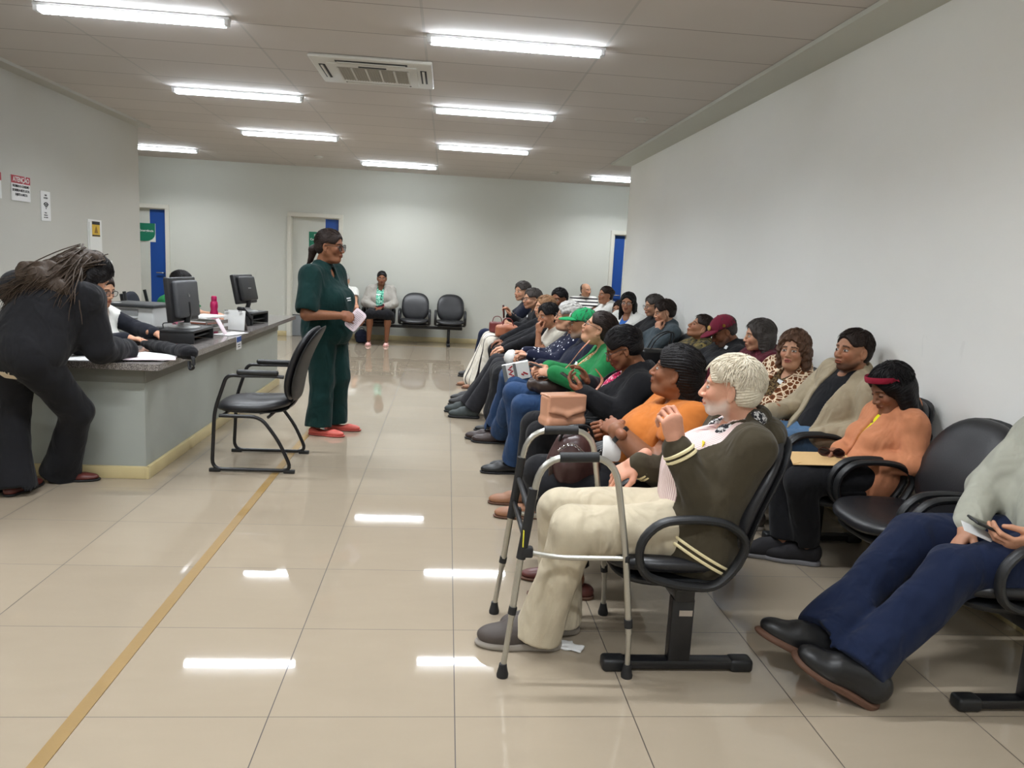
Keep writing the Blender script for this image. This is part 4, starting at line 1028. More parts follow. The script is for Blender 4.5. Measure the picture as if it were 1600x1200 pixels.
# 1 ------ white-haired man, nearest of the front row
def ribs(P):
    for k, fr in (('l', (.81, .875)), ('r', (.79, .855))):
        for q_ in fr: band(K_CREAM, 'cuff_stripe', k, q_, .0625, .012)(P)
def scarf(P):
    up, fs, nb, L, ls = P.up, P.fs, P.nb, P.L, P.ls
    def fn(F):
        pts = [nb-fs*.062+up*.045, nb+ls*.074+up*.035-fs*.005, nb+ls*.060+fs*.075-up*.06, nb+ls*.055+fs*.118-up*.17]
        for a, b in zip(pts, pts[1:]): F.cap(a-L, b-L, .026, .022, .02)
        pts = [nb-fs*.062+up*.045, nb-ls*.074+up*.035-fs*.005, nb-ls*.060+fs*.075-up*.06, nb-ls*.055+fs*.118-up*.17]
        for a, b in zip(pts, pts[1:]): F.cap(a-L, b-L, .026, .022, .02)
    P.garment('scarf', fn, K_SCARF, .006, .004, 60)
def hemband(m, r=.0, low=.03, name='hem_stripe', drop=(.040, .066), t=.034):
    def f(P):
        for d in drop:
            b = MB(); c = P.pel-P.up*d-P.L; pts = []
            for a in np.linspace(.35, 2.0, 30): pts.append(c+P.fwd*math.cos(a)*(.130+t+P.fat*.55)+P.lf*math.sin(a)*(.165+t+P.fat*.5)+P.up*(.03*math.cos(a)))
            MB().tube(pts, .006, .004, n=6, up=tuple(P.up)).build(name, m, P.root)
    return f
person('white-haired bearded man in olive fleece jacket sitting behind the walking frame', (.93, .50), dict(
    pel=(.935, .50, .52), nb=(1.095, .50, .915), head=(1.02, .49, 1.058), face=180, sh=175, hyaw=154, hpitch=1, hs=1.0, q=.80, s=1.03, sw=.172, fat=.085, skin=(206, 154, 128), bv=.008,
    h=dict(nose=1.3, beard=((216, 208, 198), .8, -.046), brow=(210, 200, 190), jaw=1.1, cheek=1), hair='white', ht=.014, hamp=.0030, hairm=H_WHITE, tuft=1500, tuftl=.034, neck=.056,
    lw=(.775, .365, .865), le=(.925, .315, .600), lhd=(-.22, -.05, 1), lhn=(-.30, .92, 0), lpose='grip', rw=(.715, .66, .71), re=(.95, .71, .60), rhd=(-.80, 0, -.62), rhn=(-.60, .10, -.79), rpose='droop', hf=1.08,
    lk=(.43, .415, .505), la=(.335, .475, .085), rk=(.41, .60, .515), ra=(.43, .60, .085),
    wear=[top(K_PINKST, .008, .12, vneck=.10), scarf, jacket(K_OLIVE, .026, .14, sl=1.90, hood=True, low=.10, amp=.006, vox=.0075), ribs, hemband(K_CREAM, drop=(.066, .088), t=.050), trousers(K_CHINO, .020, .014, 1.10, amp=.0045, rh=.082, rk=.068, ra=.060),
          shoes('sneaker', S_GRY, S_SOLE, ldir=(-1, .04), rdir=(-1, -.1), s=1.12), patch(M_STK, 'name_tag', (.085, .16), (.05, .03), .150), patch(M_STKY, 'yellow_sticker', (.105, .135), (.03, .03), .149)]))
# 2 ------ woman in orange
person('dark-haired woman in short-sleeved orange top sitting next to the white-haired man, arms crossed', (.88, 1.06), dict(
    pel=(.87, 1.06, .52), nb=(1.03, 1.07, .87), head=(.975, 1.06, 1.035), face=178, hyaw=158, hpitch=12, hs=.96, q=.85, sw=.18, fat=.07, skin=T3, bust=1.3, armr=1.65, shl=(1.02, .87, .83), bv=.008,
    h=dict(fat=.6, nose=1.25, w=1.03, jaw=1.1, mass=1), hair='tied', ht=.022, hamp=.0026, hairm=H_BLACK, tuft=300, tuftl=.04, neck=.062,
    lw=(.68, .88, .79), le=(.84, .80, .645), lhd=(-.25, .95, .15), lhn=(.5, .2, -.6), lpose='relax', rw=(.68, 1.14, .74), re=(.86, 1.24, .66), rhd=(-.3, -.9, .25), rhn=(-.8, .2, -.3), rpose='grip',
    lk=(.43, .97, .515), la=(.56, .93, .085), rk=(.40, 1.17, .515), ra=(.54, 1.12, .085),
    wear=[top(K_ORANGE, .018, .36, amp=.006, st=.020, vneck=.03), trousers(K_BLACK, .016, 0, .9), shoes('flat', S_RED, S_GUM), band(M_WATCH, 'bracelet', 'l', .90, .045, .022)]))
# 3 ------ woman in black jacket looking at her phone
person('woman in black jacket and floral blouse with glasses, looking down at her phone', (.93, 2.15), dict(
    pel=(.93, 2.15, .52), nb=(1.09, 2.14, .885), head=(.975, 2.13, 1.025), face=180, hyaw=172, hpitch=-26, hs=1.0, q=1.0, sw=.17, fat=.03, skin=T3, bust=1,
    h=dict(nose=1.1, w=.98, eye=.003), hair='bun', ht=.018, hairm=H_BLACK, glasses='std', gdown=.004,
    lw=(.735, 1.97, .765), le=(.93, 1.92, .665), lhd=(-.75, .35, .45), lhn=(-.2, .4, 1), lpose='hold', rw=(.79, 2.16, .80), re=(1.0, 2.36, .70), rhd=(-.5, -.3, .85), rhn=(-.8, -.2, -.2), rpose='relax',
    lk=(.50, 2.03, .51), la=(.47, 2.02, .085), rk=(.49, 2.25, .515), ra=(.45, 2.28, .085),
    wear=[top(K_FLOR, .008, .12, vneck=.10), jacket(K_BLACK, .026, .05, low=.05, amp=.006), trousers(K_BLACK, .014), shoes('loafer', S_TAN, S_GUM)]))
# 4 ------ woman in green
person('woman in bright green jacket and blue jeans with glasses, head tipped up, hair pulled back', (.93, 2.92), dict(
    pel=(.93, 2.92, .52), nb=(1.08, 2.92, .935), head=(.985, 2.91, 1.075), face=180, hyaw=168, hpitch=22, q=1.0, sw=.17, fat=.03, skin=T1, bust=1.1,
    h=dict(nose=1.0, fat=.4), hair='bun', ht=.010, hairm=H_DBR, glasses='std',
    lw=(.665, 2.78, .765), le=(.93, 2.68, .70), lhd=(-1, .15, .1), lhn=(0, .6, -.8), lpose='hold', rw=(.66, 3.02, .765), re=(.90, 3.14, .70), rhd=(-1, -.3, .1), rhn=(0, -.6, -.8), rpose='hold',
    lk=(.47, 2.80, .535), la=(.43, 2.98, .085), rk=(.43, 3.06, .575), ra=(.50, 3.10, .085),
    wear=[top(K_GPAT, .008, .12, vneck=.10), jacket(K_GREEN, .024, .048, low=.03, amp=.005), trousers(K_JEAN, .014, .014, amp=.004), shoes('loafer', S_BLK, S_RUB), patch(M_STK, 'name_tag', (.02, .20), (.07, .05), .19), band(M_GOLD, 'watch', 'l', .95, .040, .02)]))
# 5 ------ man with green cap
def green_badge(o, T):
    b = MB(); R = Matrix([list(x) for x in np.stack([nz_((1, 0, .35)), (0, 1, 0), nz_((-.35, 0, 1))], 1)]); b.box((.100, 0, .070), (.006, .040, .030), .002, R); b.v = [tuple(T(np.array([p]))[0]) for p in b.v]; b.build('emblem', M_STK, o, False)
person('man in a green baseball cap and jeans mostly hidden behind the woman in green', (.93, 3.56), dict(
    pel=(.93, 3.56, .52), nb=(1.08, 3.56, .92), head=(.985, 3.56, 1.05), face=180, hyaw=172, hpitch=0, q=1.15, sw=.18, fat=.04, skin=T2, h=dict(nose=1.15, beard=((180, 172, 164), .6, -.05)), hair='short', ht=.010, hairm=H_SALT, hat=cap_hat(K_GCAP, green_badge),
    lw=(.74, 3.44, .70), rw=(.68, 3.66, .70), lpose='grip', rpose='relax', lk=(.47, 3.42, .585), la=(.41, 3.90, .085), rk=(.45, 3.72, .60), ra=(.36, 4.02, .085),
    wear=[top(K_NAVY, .020, 1.0), trousers(K_JEAN, .016, .018, amp=.006), shoes('loafer', S_BR, S_RUB, ldir=(-1, .1), rdir=(-1, .05), s=1.08)]))
# 6 ------ woman in polka dots
person('grey-haired woman in navy blouse with white dots and glasses, sitting next to the boy', (.93, 4.17), dict(
    pel=(.92, 4.17, .52), nb=(1.07, 4.17, .925), head=(.965, 4.16, 1.065), face=180, hyaw=176, hpitch=8, q=1.1, sw=.165, fat=.04, skin=T1, bust=1.1, h=dict(nose=1.1, fat=.2, brow=(150, 130, 120)), hair='curly', ht=.024, hamp=.004, hairm=H_GREY, glasses='std',
    lw=(.645, 4.05, .735), le=(.86, 3.97, .70), lhd=(-1, .2, 0), lpose='hold', rw=(.62, 4.25, .735), rhd=(-1, -.3, 0), rpose='hold',
    lk=(.43, 4.05, .54), la=(.38, 4.05, .085), rk=(.43, 4.30, .54), ra=(.43, 4.36, .085),
    wear=[top(K_DOTS, .018, 1.0, vneck=.05), skirt(K_BLACK, .8), shoes('flat', S_BLK, S_RUB), band(M_GOLD, 'bracelet', 'l', .97, .030, .02)]))
# 7 ------ boy
person('boy in a pale T-shirt with short black hair, chin resting on his hand', (.93, 4.98), dict(
    pel=(.90, 4.98, .52), nb=(1.00, 4.97, .885), head=(.895, 4.95, 1.01), face=180, hyaw=205, hpitch=-2, hs=.98, q=1.1, sw=.15, fat=0, skin=T2, h=dict(nose=1.0), hair='short', ht=.020, hamp=.003, hairm=H_BLACK,
    lw=(.80, 4.84, .85), le=(.80, 4.80, .66), lhd=(-.1, .3, 1), lhn=(.9, .3, 0), lpose='grip', rw=(.62, 5.05, .60), lk=(.45, 4.86, .53), la=(.20, 4.90, .085), rk=(.44, 5.08, .53), ra=(.16, 5.15, .085),
    wear=[top(cloth('pale_tshirt', (196, 190, 176)), .014, .55), trousers(cloth('charcoal_trousers', (44, 44, 48)), .018, .012), shoes('sneaker', S_GREYG, S_RUB, ldir=(-1, .1), rdir=(-1, .1))]))
# 8 ------ hidden behind the boy
person('person with short light brown hair almost hidden behind the boy', (.95, 5.56), dict(
    pel=(.92, 5.56, .52), nb=(1.04, 5.56, .93), head=(.94, 5.56, 1.065), face=180, hyaw=190, q=1.5, sw=.16, skin=T1, hair='short', ht=.010, hairm=hair_mat('light_brown_hair', (110, 82, 58)),
    wear=[top(K_BLACK2, .016, 1), trousers(K_BLACK, .016), shoes('sneaker', S_BLK, S_RUB)], la=(.20, 5.55, .085), ra=(.22, 5.8, .085)))
# 9 ------ dark-haired man leaning back
person('dark-haired man looking towards the camera, right of the woman in the striped skirt', (1.0, 6.18), dict(
    pel=(.95, 6.18, .53), nb=(1.17, 6.18, .99), head=(1.17, 6.16, 1.13), face=185, hyaw=228, hpitch=-4, q=1.4, sw=.17, skin=T3, hair='short', ht=.012, hairm=H_BLACK, wear=[top(K_BLACK, .016, 1), trousers(K_BLACK), shoes('sneaker', S_BLK, S_RUB)]))
# 10 ----- woman with striped skirt
person('grey-haired woman with glasses in black top and long cream striped skirt, holding a phone', (.92, 6.68), dict(
    pel=(.92, 6.68, .53), nb=(1.02, 6.68, .965), head=(.925, 6.66, 1.095), face=180, hyaw=198, q=1.25, sw=.165, fat=.03, skin=T1, bust=1, h=dict(nose=1.1), hair='short', ht=.016, hairm=H_SALT, glasses='std',
    rw=(.68, 6.75, .87), re=(.90, 6.88, .74), rhd=(-.3, -.2, .9), rpose='hold', lw=(.74, 6.56, .78), le=(.93, 6.50, .72), lpose='grip', lk=(.47, 6.58, .57), la=(.36, 6.65, .085), rk=(.46, 6.80, .58), ra=(.30, 6.86, .085),
    wear=[top(K_BLACK, .018, 1, vneck=.03), skirt(K_SKST, 1.0, .022, w=.05), shoes('flat', S_TAN, S_GUM), patch(M_STK, 'name_tag', (.09, .10), (.05, .03), .13)]))
# 11 ----- navy man
person('man in navy shirt with short wavy hair at the far end of front row', (.88, 7.35), dict(
    pel=(.90, 7.35, .54), nb=(.96, 7.35, 1.02), head=(.87, 7.33, 1.155), face=180, hyaw=215, q=1.3, sw=.17, fat=.02, skin=T1, h=dict(nose=1.15), hair='short', ht=.018, hamp=.003, hairm=H_SALT,
    lk=(.47, 7.25, .57), la=(.40, 7.3, .085), rk=(.43, 7.47, .57), ra=(.33, 7.6, .085), wear=[top(K_NAVY, .018, .6), trousers(K_JEAND), shoes('sneaker', S_BLK, S_RUB), patch(M_STK, 'name_tag', (.05, .14), (.04, .05), .13)]))
# right wall row ---------------------------------------------------------------------------------------
person('man in pale grey sweater and dark jeans with legs stretched out, at the right edge', (2.2, .28), dict(
    pel=(2.24, .26, .53), nb=(2.34, .27, 1.00), head=(2.30, .27, 1.14), face=180, hyaw=175, q=.9, sw=.18, fat=.035, s=1.03, skin=T1, bv=.008, hair='short', ht=.012, hairm=H_DBR,
    lw=(2.03, .10, .595), le=(2.24, .02, .70), lhd=(-1, .12, -.02), lhn=(.05, .75, .65), lpose='hold', rw=(1.925, .31, .585), re=(2.10, .47, .70), rhd=(-.62, -.25, -.70), rhn=(.5, -.2, -.8), rpose='relax', hf=1.05,
    lk=(1.80, .17, .47), la=(1.42, .09, .115), rk=(1.78, .40, .50), ra=(1.34, .22, .165), shr=(2.28, .45, .93),
    wear=[top(K_LGREY, .024, 1.92, name='sweater', amp=.005), trousers(K_JEAND, .020, .016, .97, amp=.009, rh=.086, rk=.072, ra=.058), shoes('sneaker', S_BLK, S_GUM, ldir=(-1, .30, 14), rdir=(-1, .22, -6), pitch={'l': 26, 'r': 22}, s=1.12)]))
def headband(root, T, P):
    m = MB(); c = [(-.014+.020+.098*math.cos(a)*1.0-.0, .089*math.sin(a), .060+.035*math.cos(a)) for a in np.linspace(0, 2*PI, 36, endpoint=False)]
    m.tube(c, .003, .016, n=8, closed=True, up=(1, 0, .3)); m.v = [tuple(T(np.array([p]))[0]) for p in m.v]; m.build('headband', cloth('red_headband', (156, 34, 58)), root)
person('elderly woman with long black hair, red headband and peach jacket looking down', (2.2, 1.42), dict(
    pel=(2.17, 1.42, .52), nb=(2.31, 1.42, .845), head=(2.225, 1.40, .955), face=185, hyaw=182, hpitch=-28, hs=.99, q=.85, sw=.132, armr=.85, skin=(146, 102, 78), bust=.2, h=dict(nose=1.15, w=.95, eye=.0012, cheek=.5), hair='long', hlen=.30, ht=.020, hairm=H_BLACK, hat=headband,
    lw=(2.06, 1.34, .575), le=(2.26, 1.18, .60), lhd=(-.85, .40, -.10), lhn=(0, 0, -1), lpose='relax', rw=(2.02, 1.46, .60), re=(2.22, 1.62, .60), rhd=(-.9, -.35, -.1), rpose='grip',
    lk=(1.76, 1.32, .465), la=(1.86, 1.38, .085), rk=(1.76, 1.50, .465), ra=(1.75, 1.44, .085),
    wear=[top(K_YEL, .004, .12, vneck=.05), jacket(K_PEACH, .019, .016, low=.08, amp=.007), trousers(K_BLACK, .014, 0, .93), shoes('sneaker', plain('black_mesh_shoe', (28, 26, 30), .8), plain('grey_foam_sole', (120, 118, 120), .7), ldir=(-1, .35), rdir=(-1, .30))]))
person('dark-haired man with a goatee in beige jacket over a black shirt', (2.22, 2.02), dict(
    pel=(2.16, 2.02, .53), nb=(2.37, 2.00, .955), head=(2.315, 1.97, 1.085), face=185, sh=192, hyaw=196, hpitch=4, hs=1.04, q=.9, sw=.172, fat=.01, s=1.03, skin=T2, h=dict(nose=1.15, beard=((48, 36, 32), .85, -.052), hairline=.006, w=1.0), hair='short', ht=.011, hairm=H_DBR,
    lw=(2.08, 1.86, .575), le=(2.34, 1.74, .66), lhd=(-.85, .1, -.35), lpose='relax', rw=(1.93, 2.14, .665), re=(2.16, 2.30, .68), rhd=(-.75, 0, -.65), rpose='relax', lk=(1.80, 1.88, .54), la=(1.78, 1.9, .085), rk=(1.78, 2.16, .54), ra=(1.74, 2.2, .085),
    wear=[top(K_BLACK2, .008, .12, amp=.003), jacket(K_BEIGE, .021, .075, low=.05, amp=.007), trousers(K_JEANL, .016), shoes('sneaker', S_GRY, S_SOLE), band(M_CHR, 'ring', 'l', 1.28, .011, .006)]))
person('smiling woman with curly brown hair in a leopard-print blouse, facing the camera', (2.2, 2.62), dict(
    pel=(2.15, 2.62, .53), nb=(2.30, 2.60, .885), head=(2.235, 2.56, 1.02), face=190, sh=208, hyaw=226, hpitch=0, hroll=0, hs=1.02, q=.9, sw=.17, fat=.03, skin=T1, bust=1.2, h=dict(nose=1.05, fat=.3, lips=(176, 84, 82), w=1.02), hair='wavy', hlen=.15, ht=.022, hamp=.0040, hairm=H_BROWN, tuft=300, tuftl=.03,
    lw=(2.06, 2.52, .66), le=(2.25, 2.38, .64), lhd=(-.9, .6, .1), rw=(2.0, 2.72, .66), re=(2.14, 2.86, .66), rhd=(-.5, -.8, 0), wear=[top(K_LEOD, .008, .12, vneck=.11), jacket(K_LEO, .024, .045, low=.04, amp=.005), trousers(K_BLACK), shoes('flat', S_BLK, S_RUB), patch(M_STK, 'name_tag', (.035, .15), (.055, .07), .155)]))
person('woman in maroon hoodie seated between the maroon cap and the leopard print', (2.2, 3.22), dict(
    pel=(2.15, 3.22, .53), nb=(2.34, 3.22, .92), head=(2.255, 3.19, 1.055), face=182, hyaw=172, hpitch=-4, q=1.0, sw=.18, fat=.04, skin=T1, h=dict(nose=1.05), hair='bob', ht=.014, hlen=.10, hairm=H_SALT,
    wear=[top(K_MAROON, .030, 1, name='hoodie', amp=.006), jacket(K_MAROON, .031, 0, name='hoodie_layer', hood=True), trousers(K_NAVY), shoes('sneaker', S_BLK, S_RUB)]))
def mcap_badge(o, T):
    for s, m, y, r in ((1, M_GOLD, -.086, .013),):
        g = MB(); g.lathe([(r, 0), (r, .004)], (.0, y-.002, .056), 18, Matrix.Rotation(PI/2, 3, 'X')); g.v = [tuple(T(np.array([p]))[0]) for p in g.v]; g.build('emblem', m, o)
        g = MB(); g.lathe([(r, 0), (r, .004)], (.0, -y+.006, .056), 18, Matrix.Rotation(PI/2, 3, 'X')); g.v = [tuple(T(np.array([p]))[0]) for p in g.v]; g.build('emblem', m, o)
    F = Fld(); F.ell((.093, 0, .072), (.012, .034, .024), rotm(0, 25)); V, Q = F.mesh(.003); mesh_obj('front_emblem', arr_mesh('front_emblem', T(V), Q), cloth('gold_embroidery', (186, 150, 84), fold=.1), o)
person('man in maroon baseball cap and black hooded jacket with his head bowed', (2.2, 3.85), dict(
    pel=(2.13, 3.85, .53), nb=(2.33, 3.84, .90), head=(2.215, 3.83, 1.03), face=182, hyaw=178, hpitch=-30, hs=1.02, q=1.0, sw=.185, fat=.03, skin=T3, h=dict(nose=1.1, beard=((120, 110, 104), .5, -.05), eye=.002), hair='short', ht=.008, hairm=H_SALT, hat=cap_hat(K_MCAP, mcap_badge),
    wear=[top(K_BLACK2, .028, 1, name='jacket'), jacket(K_BLACK2, .029, 0, name='hooded_layer', hood=True), trousers(K_BLACK), shoes('sneaker', S_BLK, S_RUB), patch(M_STK, 'name_tag', (.13, .05), (.05, .03), .12)]))
person('person in camouflage jacket asleep with head tilted back against the wall', (2.2, 4.42), dict(
    pel=(2.08, 4.42, .53), nb=(2.25, 4.42, .86), head=(2.22, 4.40, 1.005), face=182, hyaw=176, hpitch=28, q=1.1, sw=.17, fat=.03, skin=T2, h=dict(nose=1.1, eye=.001), hair='short', ht=.014, hairm=H_DBR,
    wear=[top(K_CAMO, .030, 1, name='jacket', amp=.008), trousers(K_NAVY), shoes('sneaker', S_BLK, S_RUB)]))
person('teenage boy in dark grey sweatshirt leaning his cheek on his fist', (2.2, 5.55), dict(
    pel=(2.12, 5.55, .53), nb=(2.28, 5.55, .935), head=(2.195, 5.53, 1.075), face=182, hyaw=184, hpitch=-10, q=1.1, sw=.165, skin=T1, h=dict(nose=1.0), hair='short', ht=.020, hamp=.003, hairm=H_DBR,
    lw=(2.11, 5.42, .88), le=(2.05, 5.36, .69), lhd=(.1, .3, 1), lhn=(.8, .5, 0), lpose='grip', wear=[top(K_GREYK, .022, 1.92, name='sweatshirt', amp=.006), trousers(K_BLACK), shoes('sneaker', S_BLK, S_RUB)]))
person('person with glasses and short grey-brown hair in a black top behind the teenager', (2.25, 6.12), dict(
    pel=(2.15, 6.12, .54), nb=(2.32, 6.12, .975), head=(2.235, 6.10, 1.11), face=182, hyaw=188, hpitch=-6, q=1.25, sw=.175, skin=T1, hair='short', ht=.016, hairm=H_SALT, glasses='std', wear=[top(K_BLACK, .022, 1, amp=.006), trousers(K_BLACK), shoes('sneaker', S_BLK, S_RUB)]))
person('woman with long straight dark hair, glasses and white cardigan facing the camera', (2.1, 6.70), dict(
    pel=(2.07, 6.70, .54), nb=(2.12, 6.70, .965), head=(2.075, 6.66, 1.105), face=195, sh=225, hyaw=244, q=1.15, sw=.16, fat=.01, skin=T2, bust=.8, h=dict(nose=1.0), hair='long', hlen=.30, ht=.016, hairm=H_BLACK, glasses='thin',
    wear=[top(K_BLUE, .008, .12, vneck=.09), jacket(K_WHITE, .024, .05, name='cardigan'), trousers(K_BLACK), shoes('flat', S_BLK, S_RUB)]))
person('child-sized dark-haired person peeking out beside the long-haired woman', (2.2, 7.7), dict(
    pel=(2.1, 7.72, .50), nb=(2.24, 7.72, .83), head=(2.215, 7.70, .965), face=185, hyaw=228, q=1.5, sw=.15, skin=T2, hair='bob', hlen=.06, ht=.012, hairm=H_DBR, wear=[top(K_BLACK, .016, 1), trousers(K_BLACK), shoes('sneaker', S_BLK, S_RUB)]))
person('woman in white shirt with dark hair tied back, sitting before the blue door', (2.15, 8.25), dict(
    pel=(2.08, 8.25, .54), nb=(2.20, 8.25, 1.0), head=(2.125, 8.22, 1.135), face=183, hyaw=200, hpitch=4, q=1.35, sw=.175, fat=.04, skin=T2, h=dict(fat=.3), hair='bun', ht=.009, hairm=H_DBR, wear=[top(K_WHITE, .022, .6, amp=.005), trousers(K_NAVY), shoes('sneaker', S_BLK, S_RUB)]))
# back wall
person('balding man in black and white striped polo shirt seated by the back wall', (2.38, 11.25), dict(
    pel=(2.38, 11.28, .54), nb=(2.38, 11.36, .965), head=(2.40, 11.28, 1.105), face=270, sh=262, hyaw=305, q=1.45, sw=.18, fat=.06, skin=T1, h=dict(nose=1.1), hair='bald', ht=.005, hairm=H_SALT,
    wear=[top(K_STRIPE, .020, .6), trousers(K_NAVY), shoes('sneaker', S_BLK, S_RUB), patch(M_STK, 'name_tag', (-.06, .13), (.06, .035), .14)]))
person('woman in grey cardigan and green patterned blouse sitting alone by the back wall', (-1.25, 11.2), dict(
    pel=(-1.235, 11.22, .53), nb=(-1.23, 11.32, .985), head=(-1.215, 11.24, 1.135), face=270, hyaw=274, hpitch=-4, q=1.2, sw=.165, fat=.03, skin=T3, bust=.9, h=dict(nose=1.05), hair='pony', ht=.009, hairm=H_BLACK,
    lw=(-1.17, 10.95, .64), le=(-.98, 11.15, .70), lhd=(-.4, -.8, -.1), lpose='relax', rw=(-1.28, 10.96, .64), re=(-1.48, 11.15, .70), rhd=(.4, -.8, -.1), rpose='grip',
    lk=(-1.06, 10.80, .53), la=(-1.08, 10.86, .085), rk=(-1.36, 10.80, .53), ra=(-1.38, 10.86, .085),
    wear=[top(K_GFLOR, .008, .12, vneck=.10), jacket(K_GCARD, .026, .062, low=.06, name='cardigan', sl=1.8), skirt(K_BLACK, .5, .02, name='skirt'), shoes('flat', S_PINK, S_PINK), patch(M_STK, 'name_tag', (-.035, .17), (.07, .025), .145)]))
person('person by the back wall almost hidden behind the standing woman in scrubs', (-1.88, 11.2), dict(
    pel=(-1.86, 11.22, .53), nb=(-1.86, 11.32, .93), head=(-1.86, 11.26, 1.06), face=270, hyaw=270, q=1.5, sw=.16, skin=T1, hair='short', ht=.012, hairm=H_GREY, lw=(-1.62, 11.0, .68), le=(-1.66, 11.2, .74), lhd=(.2, -.7, -.6),
    wear=[top(K_WHITE, .016, .6), trousers(K_NAVY), shoes('sneaker', S_BLK, S_RUB)]))
# standing woman in scrubs --------------------------------------------------------------------------------
person('standing woman in dark green scrubs and coral shoes with sunglasses, holding folded papers', (-1.05, 4.1), dict(
    pel=(-1.055, 4.10, .86), nb=(-1.10, 4.09, 1.375), head=(-1.035, 4.07, 1.555), face=-18, sh=-22, hyaw=-14, hpitch=-4, hs=1.06, q=.95, sw=.175, s=1.04, fat=.065, skin=T3, bust=1.9, armr=1.25, thigh=.42, shin=.40, bv=.009, h=dict(fat=.5, nose=1.05, w=1.02), hair='pony', ht=.012, hairm=H_DBR, glasses='big', neck=.058,
    rw=(-.915, 3.85, 1.01), re=(-1.17, 3.80, 1.01), rhd=(1, .10, -.18), rhn=(-.1, .9, -.3), rpose='hold', lw=(-.83, 4.17, 1.02), le=(-.98, 4.36, 1.05), lhd=(.5, -.8, -.2), lhn=(0, -.3, -1), lpose='hold',
    lk=(-.98, 4.17, .47), la=(-1.00, 4.22, .085), rk=(-1.08, 4.03, .47), ra=(-1.10, 4.00, .085),
    wear=[top(K_SCRUB, .028, .80, amp=.004, st=.022, vneck=.11, name='scrub_top'), lambda P: P.garment('tunic', lambda F: (F.ell(P.pel+P.up*.08-P.L, (.200, .19, .17), P.Rt, .05), F.ell(P.pel-P.up*.02-P.L, (.200, .21, .13), P.Rt, .08), F.ell(P.pel+P.up*.20+P.fwd*.04-P.L, (.18, .17, .15), P.Rt, .08), F.half(P.pel-P.up*.10-P.L, (0, 0, -1))), K_SCRUB, .0085, .004),
          trousers(K_SCRUB, .024, .012, 1.05, rh=.09, rk=.078, ra=.066, amp=.006), shoes('flat', S_CORAL, plain('coral_sole', (180, 80, 70), .6), ldir=(1, -.18), rdir=(1, -.30), s=1.05)] + [patch(M_STK, 'embroidered_name', (-.07, .245), (.06, .010), .262), patch(M_STK, 'embroidered_title', (-.07, .262), (.05, .008), .266)]))
# woman bending over the counter ---------------------------------------------------------------------------
def mane(P):
    rs = np.random.RandomState(4); T = lambda p: P.Th(np.array([p]))[0]
    def fn(F):
        F.cap(T((-.03, 0, .06)), T((-.10, .01, -.03)), .075, .080, .04)
        a, b = T((-.07, 0, .02)), P.nb-P.L
        F.cap(a, b+np.array([-.02, -.10, .03]), .080, .085, .05); F.cap(b+np.array([-.10, -.10, .06]), b+np.array([.08, -.12, -.02]), .055, .05, .04); F.cap(b+np.array([-.10, -.12, .03]), b+np.array([.10, -.14, -.04]), .05, .045, .04)
    P.garment('long_hair', fn, H_HIGH, .006, .006, 110)
    m = MB()
    for i in range(420):
        s_ = rs.randn(); a = T((-.06+.04*rs.randn(), .035*rs.randn(), .06+.02*rs.randn())); b = P.nb-P.L
        c = b+np.array([-.01+.085*s_, -.165+.02*rs.randn(), .045-.03*abs(s_)+.02*rs.randn()]); mid = (a+c)/2+np.array([.0, -.03, .025])
        e = c+np.array([-.05+.05*rs.randn(), -.03+.02*rs.randn(), -.10+.05*rs.randn()]); ph = rs.rand()*6; pts = []
        for t in np.linspace(0, 1, 11):
            p = (1-t)**3*a+3*(1-t)**2*t*mid+3*(1-t)*t*t*c+t**3*e; pts.append(p+np.array([.010, .0, .006])*math.sin(ph+t*11)*t)
        m.tube(pts, .0035, .0055, n=5, taper=lambda t: 1-.75*t**3)
    m.build('hair_lock', H_HIGH, P.root)
person('woman in black sweater and flared black trousers bending over the reception counter, long streaked hair', (-2.45, 2.28), dict(
    pel=(-2.47, 2.22, .80), nb=(-2.385, 2.44, 1.235), head=(-2.235, 2.56, 1.285), face=62, sh=70, hyaw=48, hpitch=-42, hs=1.05, q=1.0, s=1.06, sw=.19, fat=.05, skin=T1, hair='bob', hlen=.06, ht=.016, hairm=H_BLACK, thigh=.43, shin=.40, armr=1.1,
    rw=(-2.10, 2.70, .815), re=(-2.14, 2.44, .85), rhd=(-.2, 1, 0), rpose='relax', lw=(-2.35, 2.78, .81), le=(-2.62, 2.60, .92), lhd=(.7, .5, 0), lpose='grip',
    lk=(-2.60, 2.34, .47), la=(-2.56, 2.24, .085), rk=(-2.27, 2.40, .47), ra=(-2.43, 2.52, .085), shr=(-2.19, 2.40, 1.16), shl=(-2.585, 2.42, 1.20),
    wear=[top(K_BLACK2, .040, 1.0, name='sweater', amp=.008, st=.030), lambda P: P.garment('sweater_hem', lambda F: (F.ell(P.pel+P.up*.06-P.L, (.19, .235, .19), P.Rt, .05), F.ell(P.pel+P.up*.22-P.L, (.18, .225, .2), P.Rt, .06), F.ell(P.pel+P.up*.36-P.L, (.15, .21, .15), P.Rt, .06), F.half(P.pel-P.L-np.array([0, 0, .07]), (0, 0, -1))), K_BLACK2, .0085, .006),
          lambda P: P.garment('shirt_tail', lambda F: (F.ell(P.pel+P.up*.02-P.L, (.178, .222, .15), P.Rt, .05), F.half(P.pel-P.L-np.array([0, 0, .098]), (.0, 0, -1)), F.half(P.pel-P.L-np.array([0, 0, .05]), (0, 0, 1))), cloth('cream_print', (226, 208, 180), pat=p_blobs(14, .60, (30, 28, 30))), .0085, .003),
          trousers(K_BLACK, .022, .030, 1.14, rh=.088, rk=.066, ra=.062, amp=.005), mane, shoes('flat', S_RED, S_RUB, ldir=(.2, 1), rdir=(1, .12), s=.98)]))
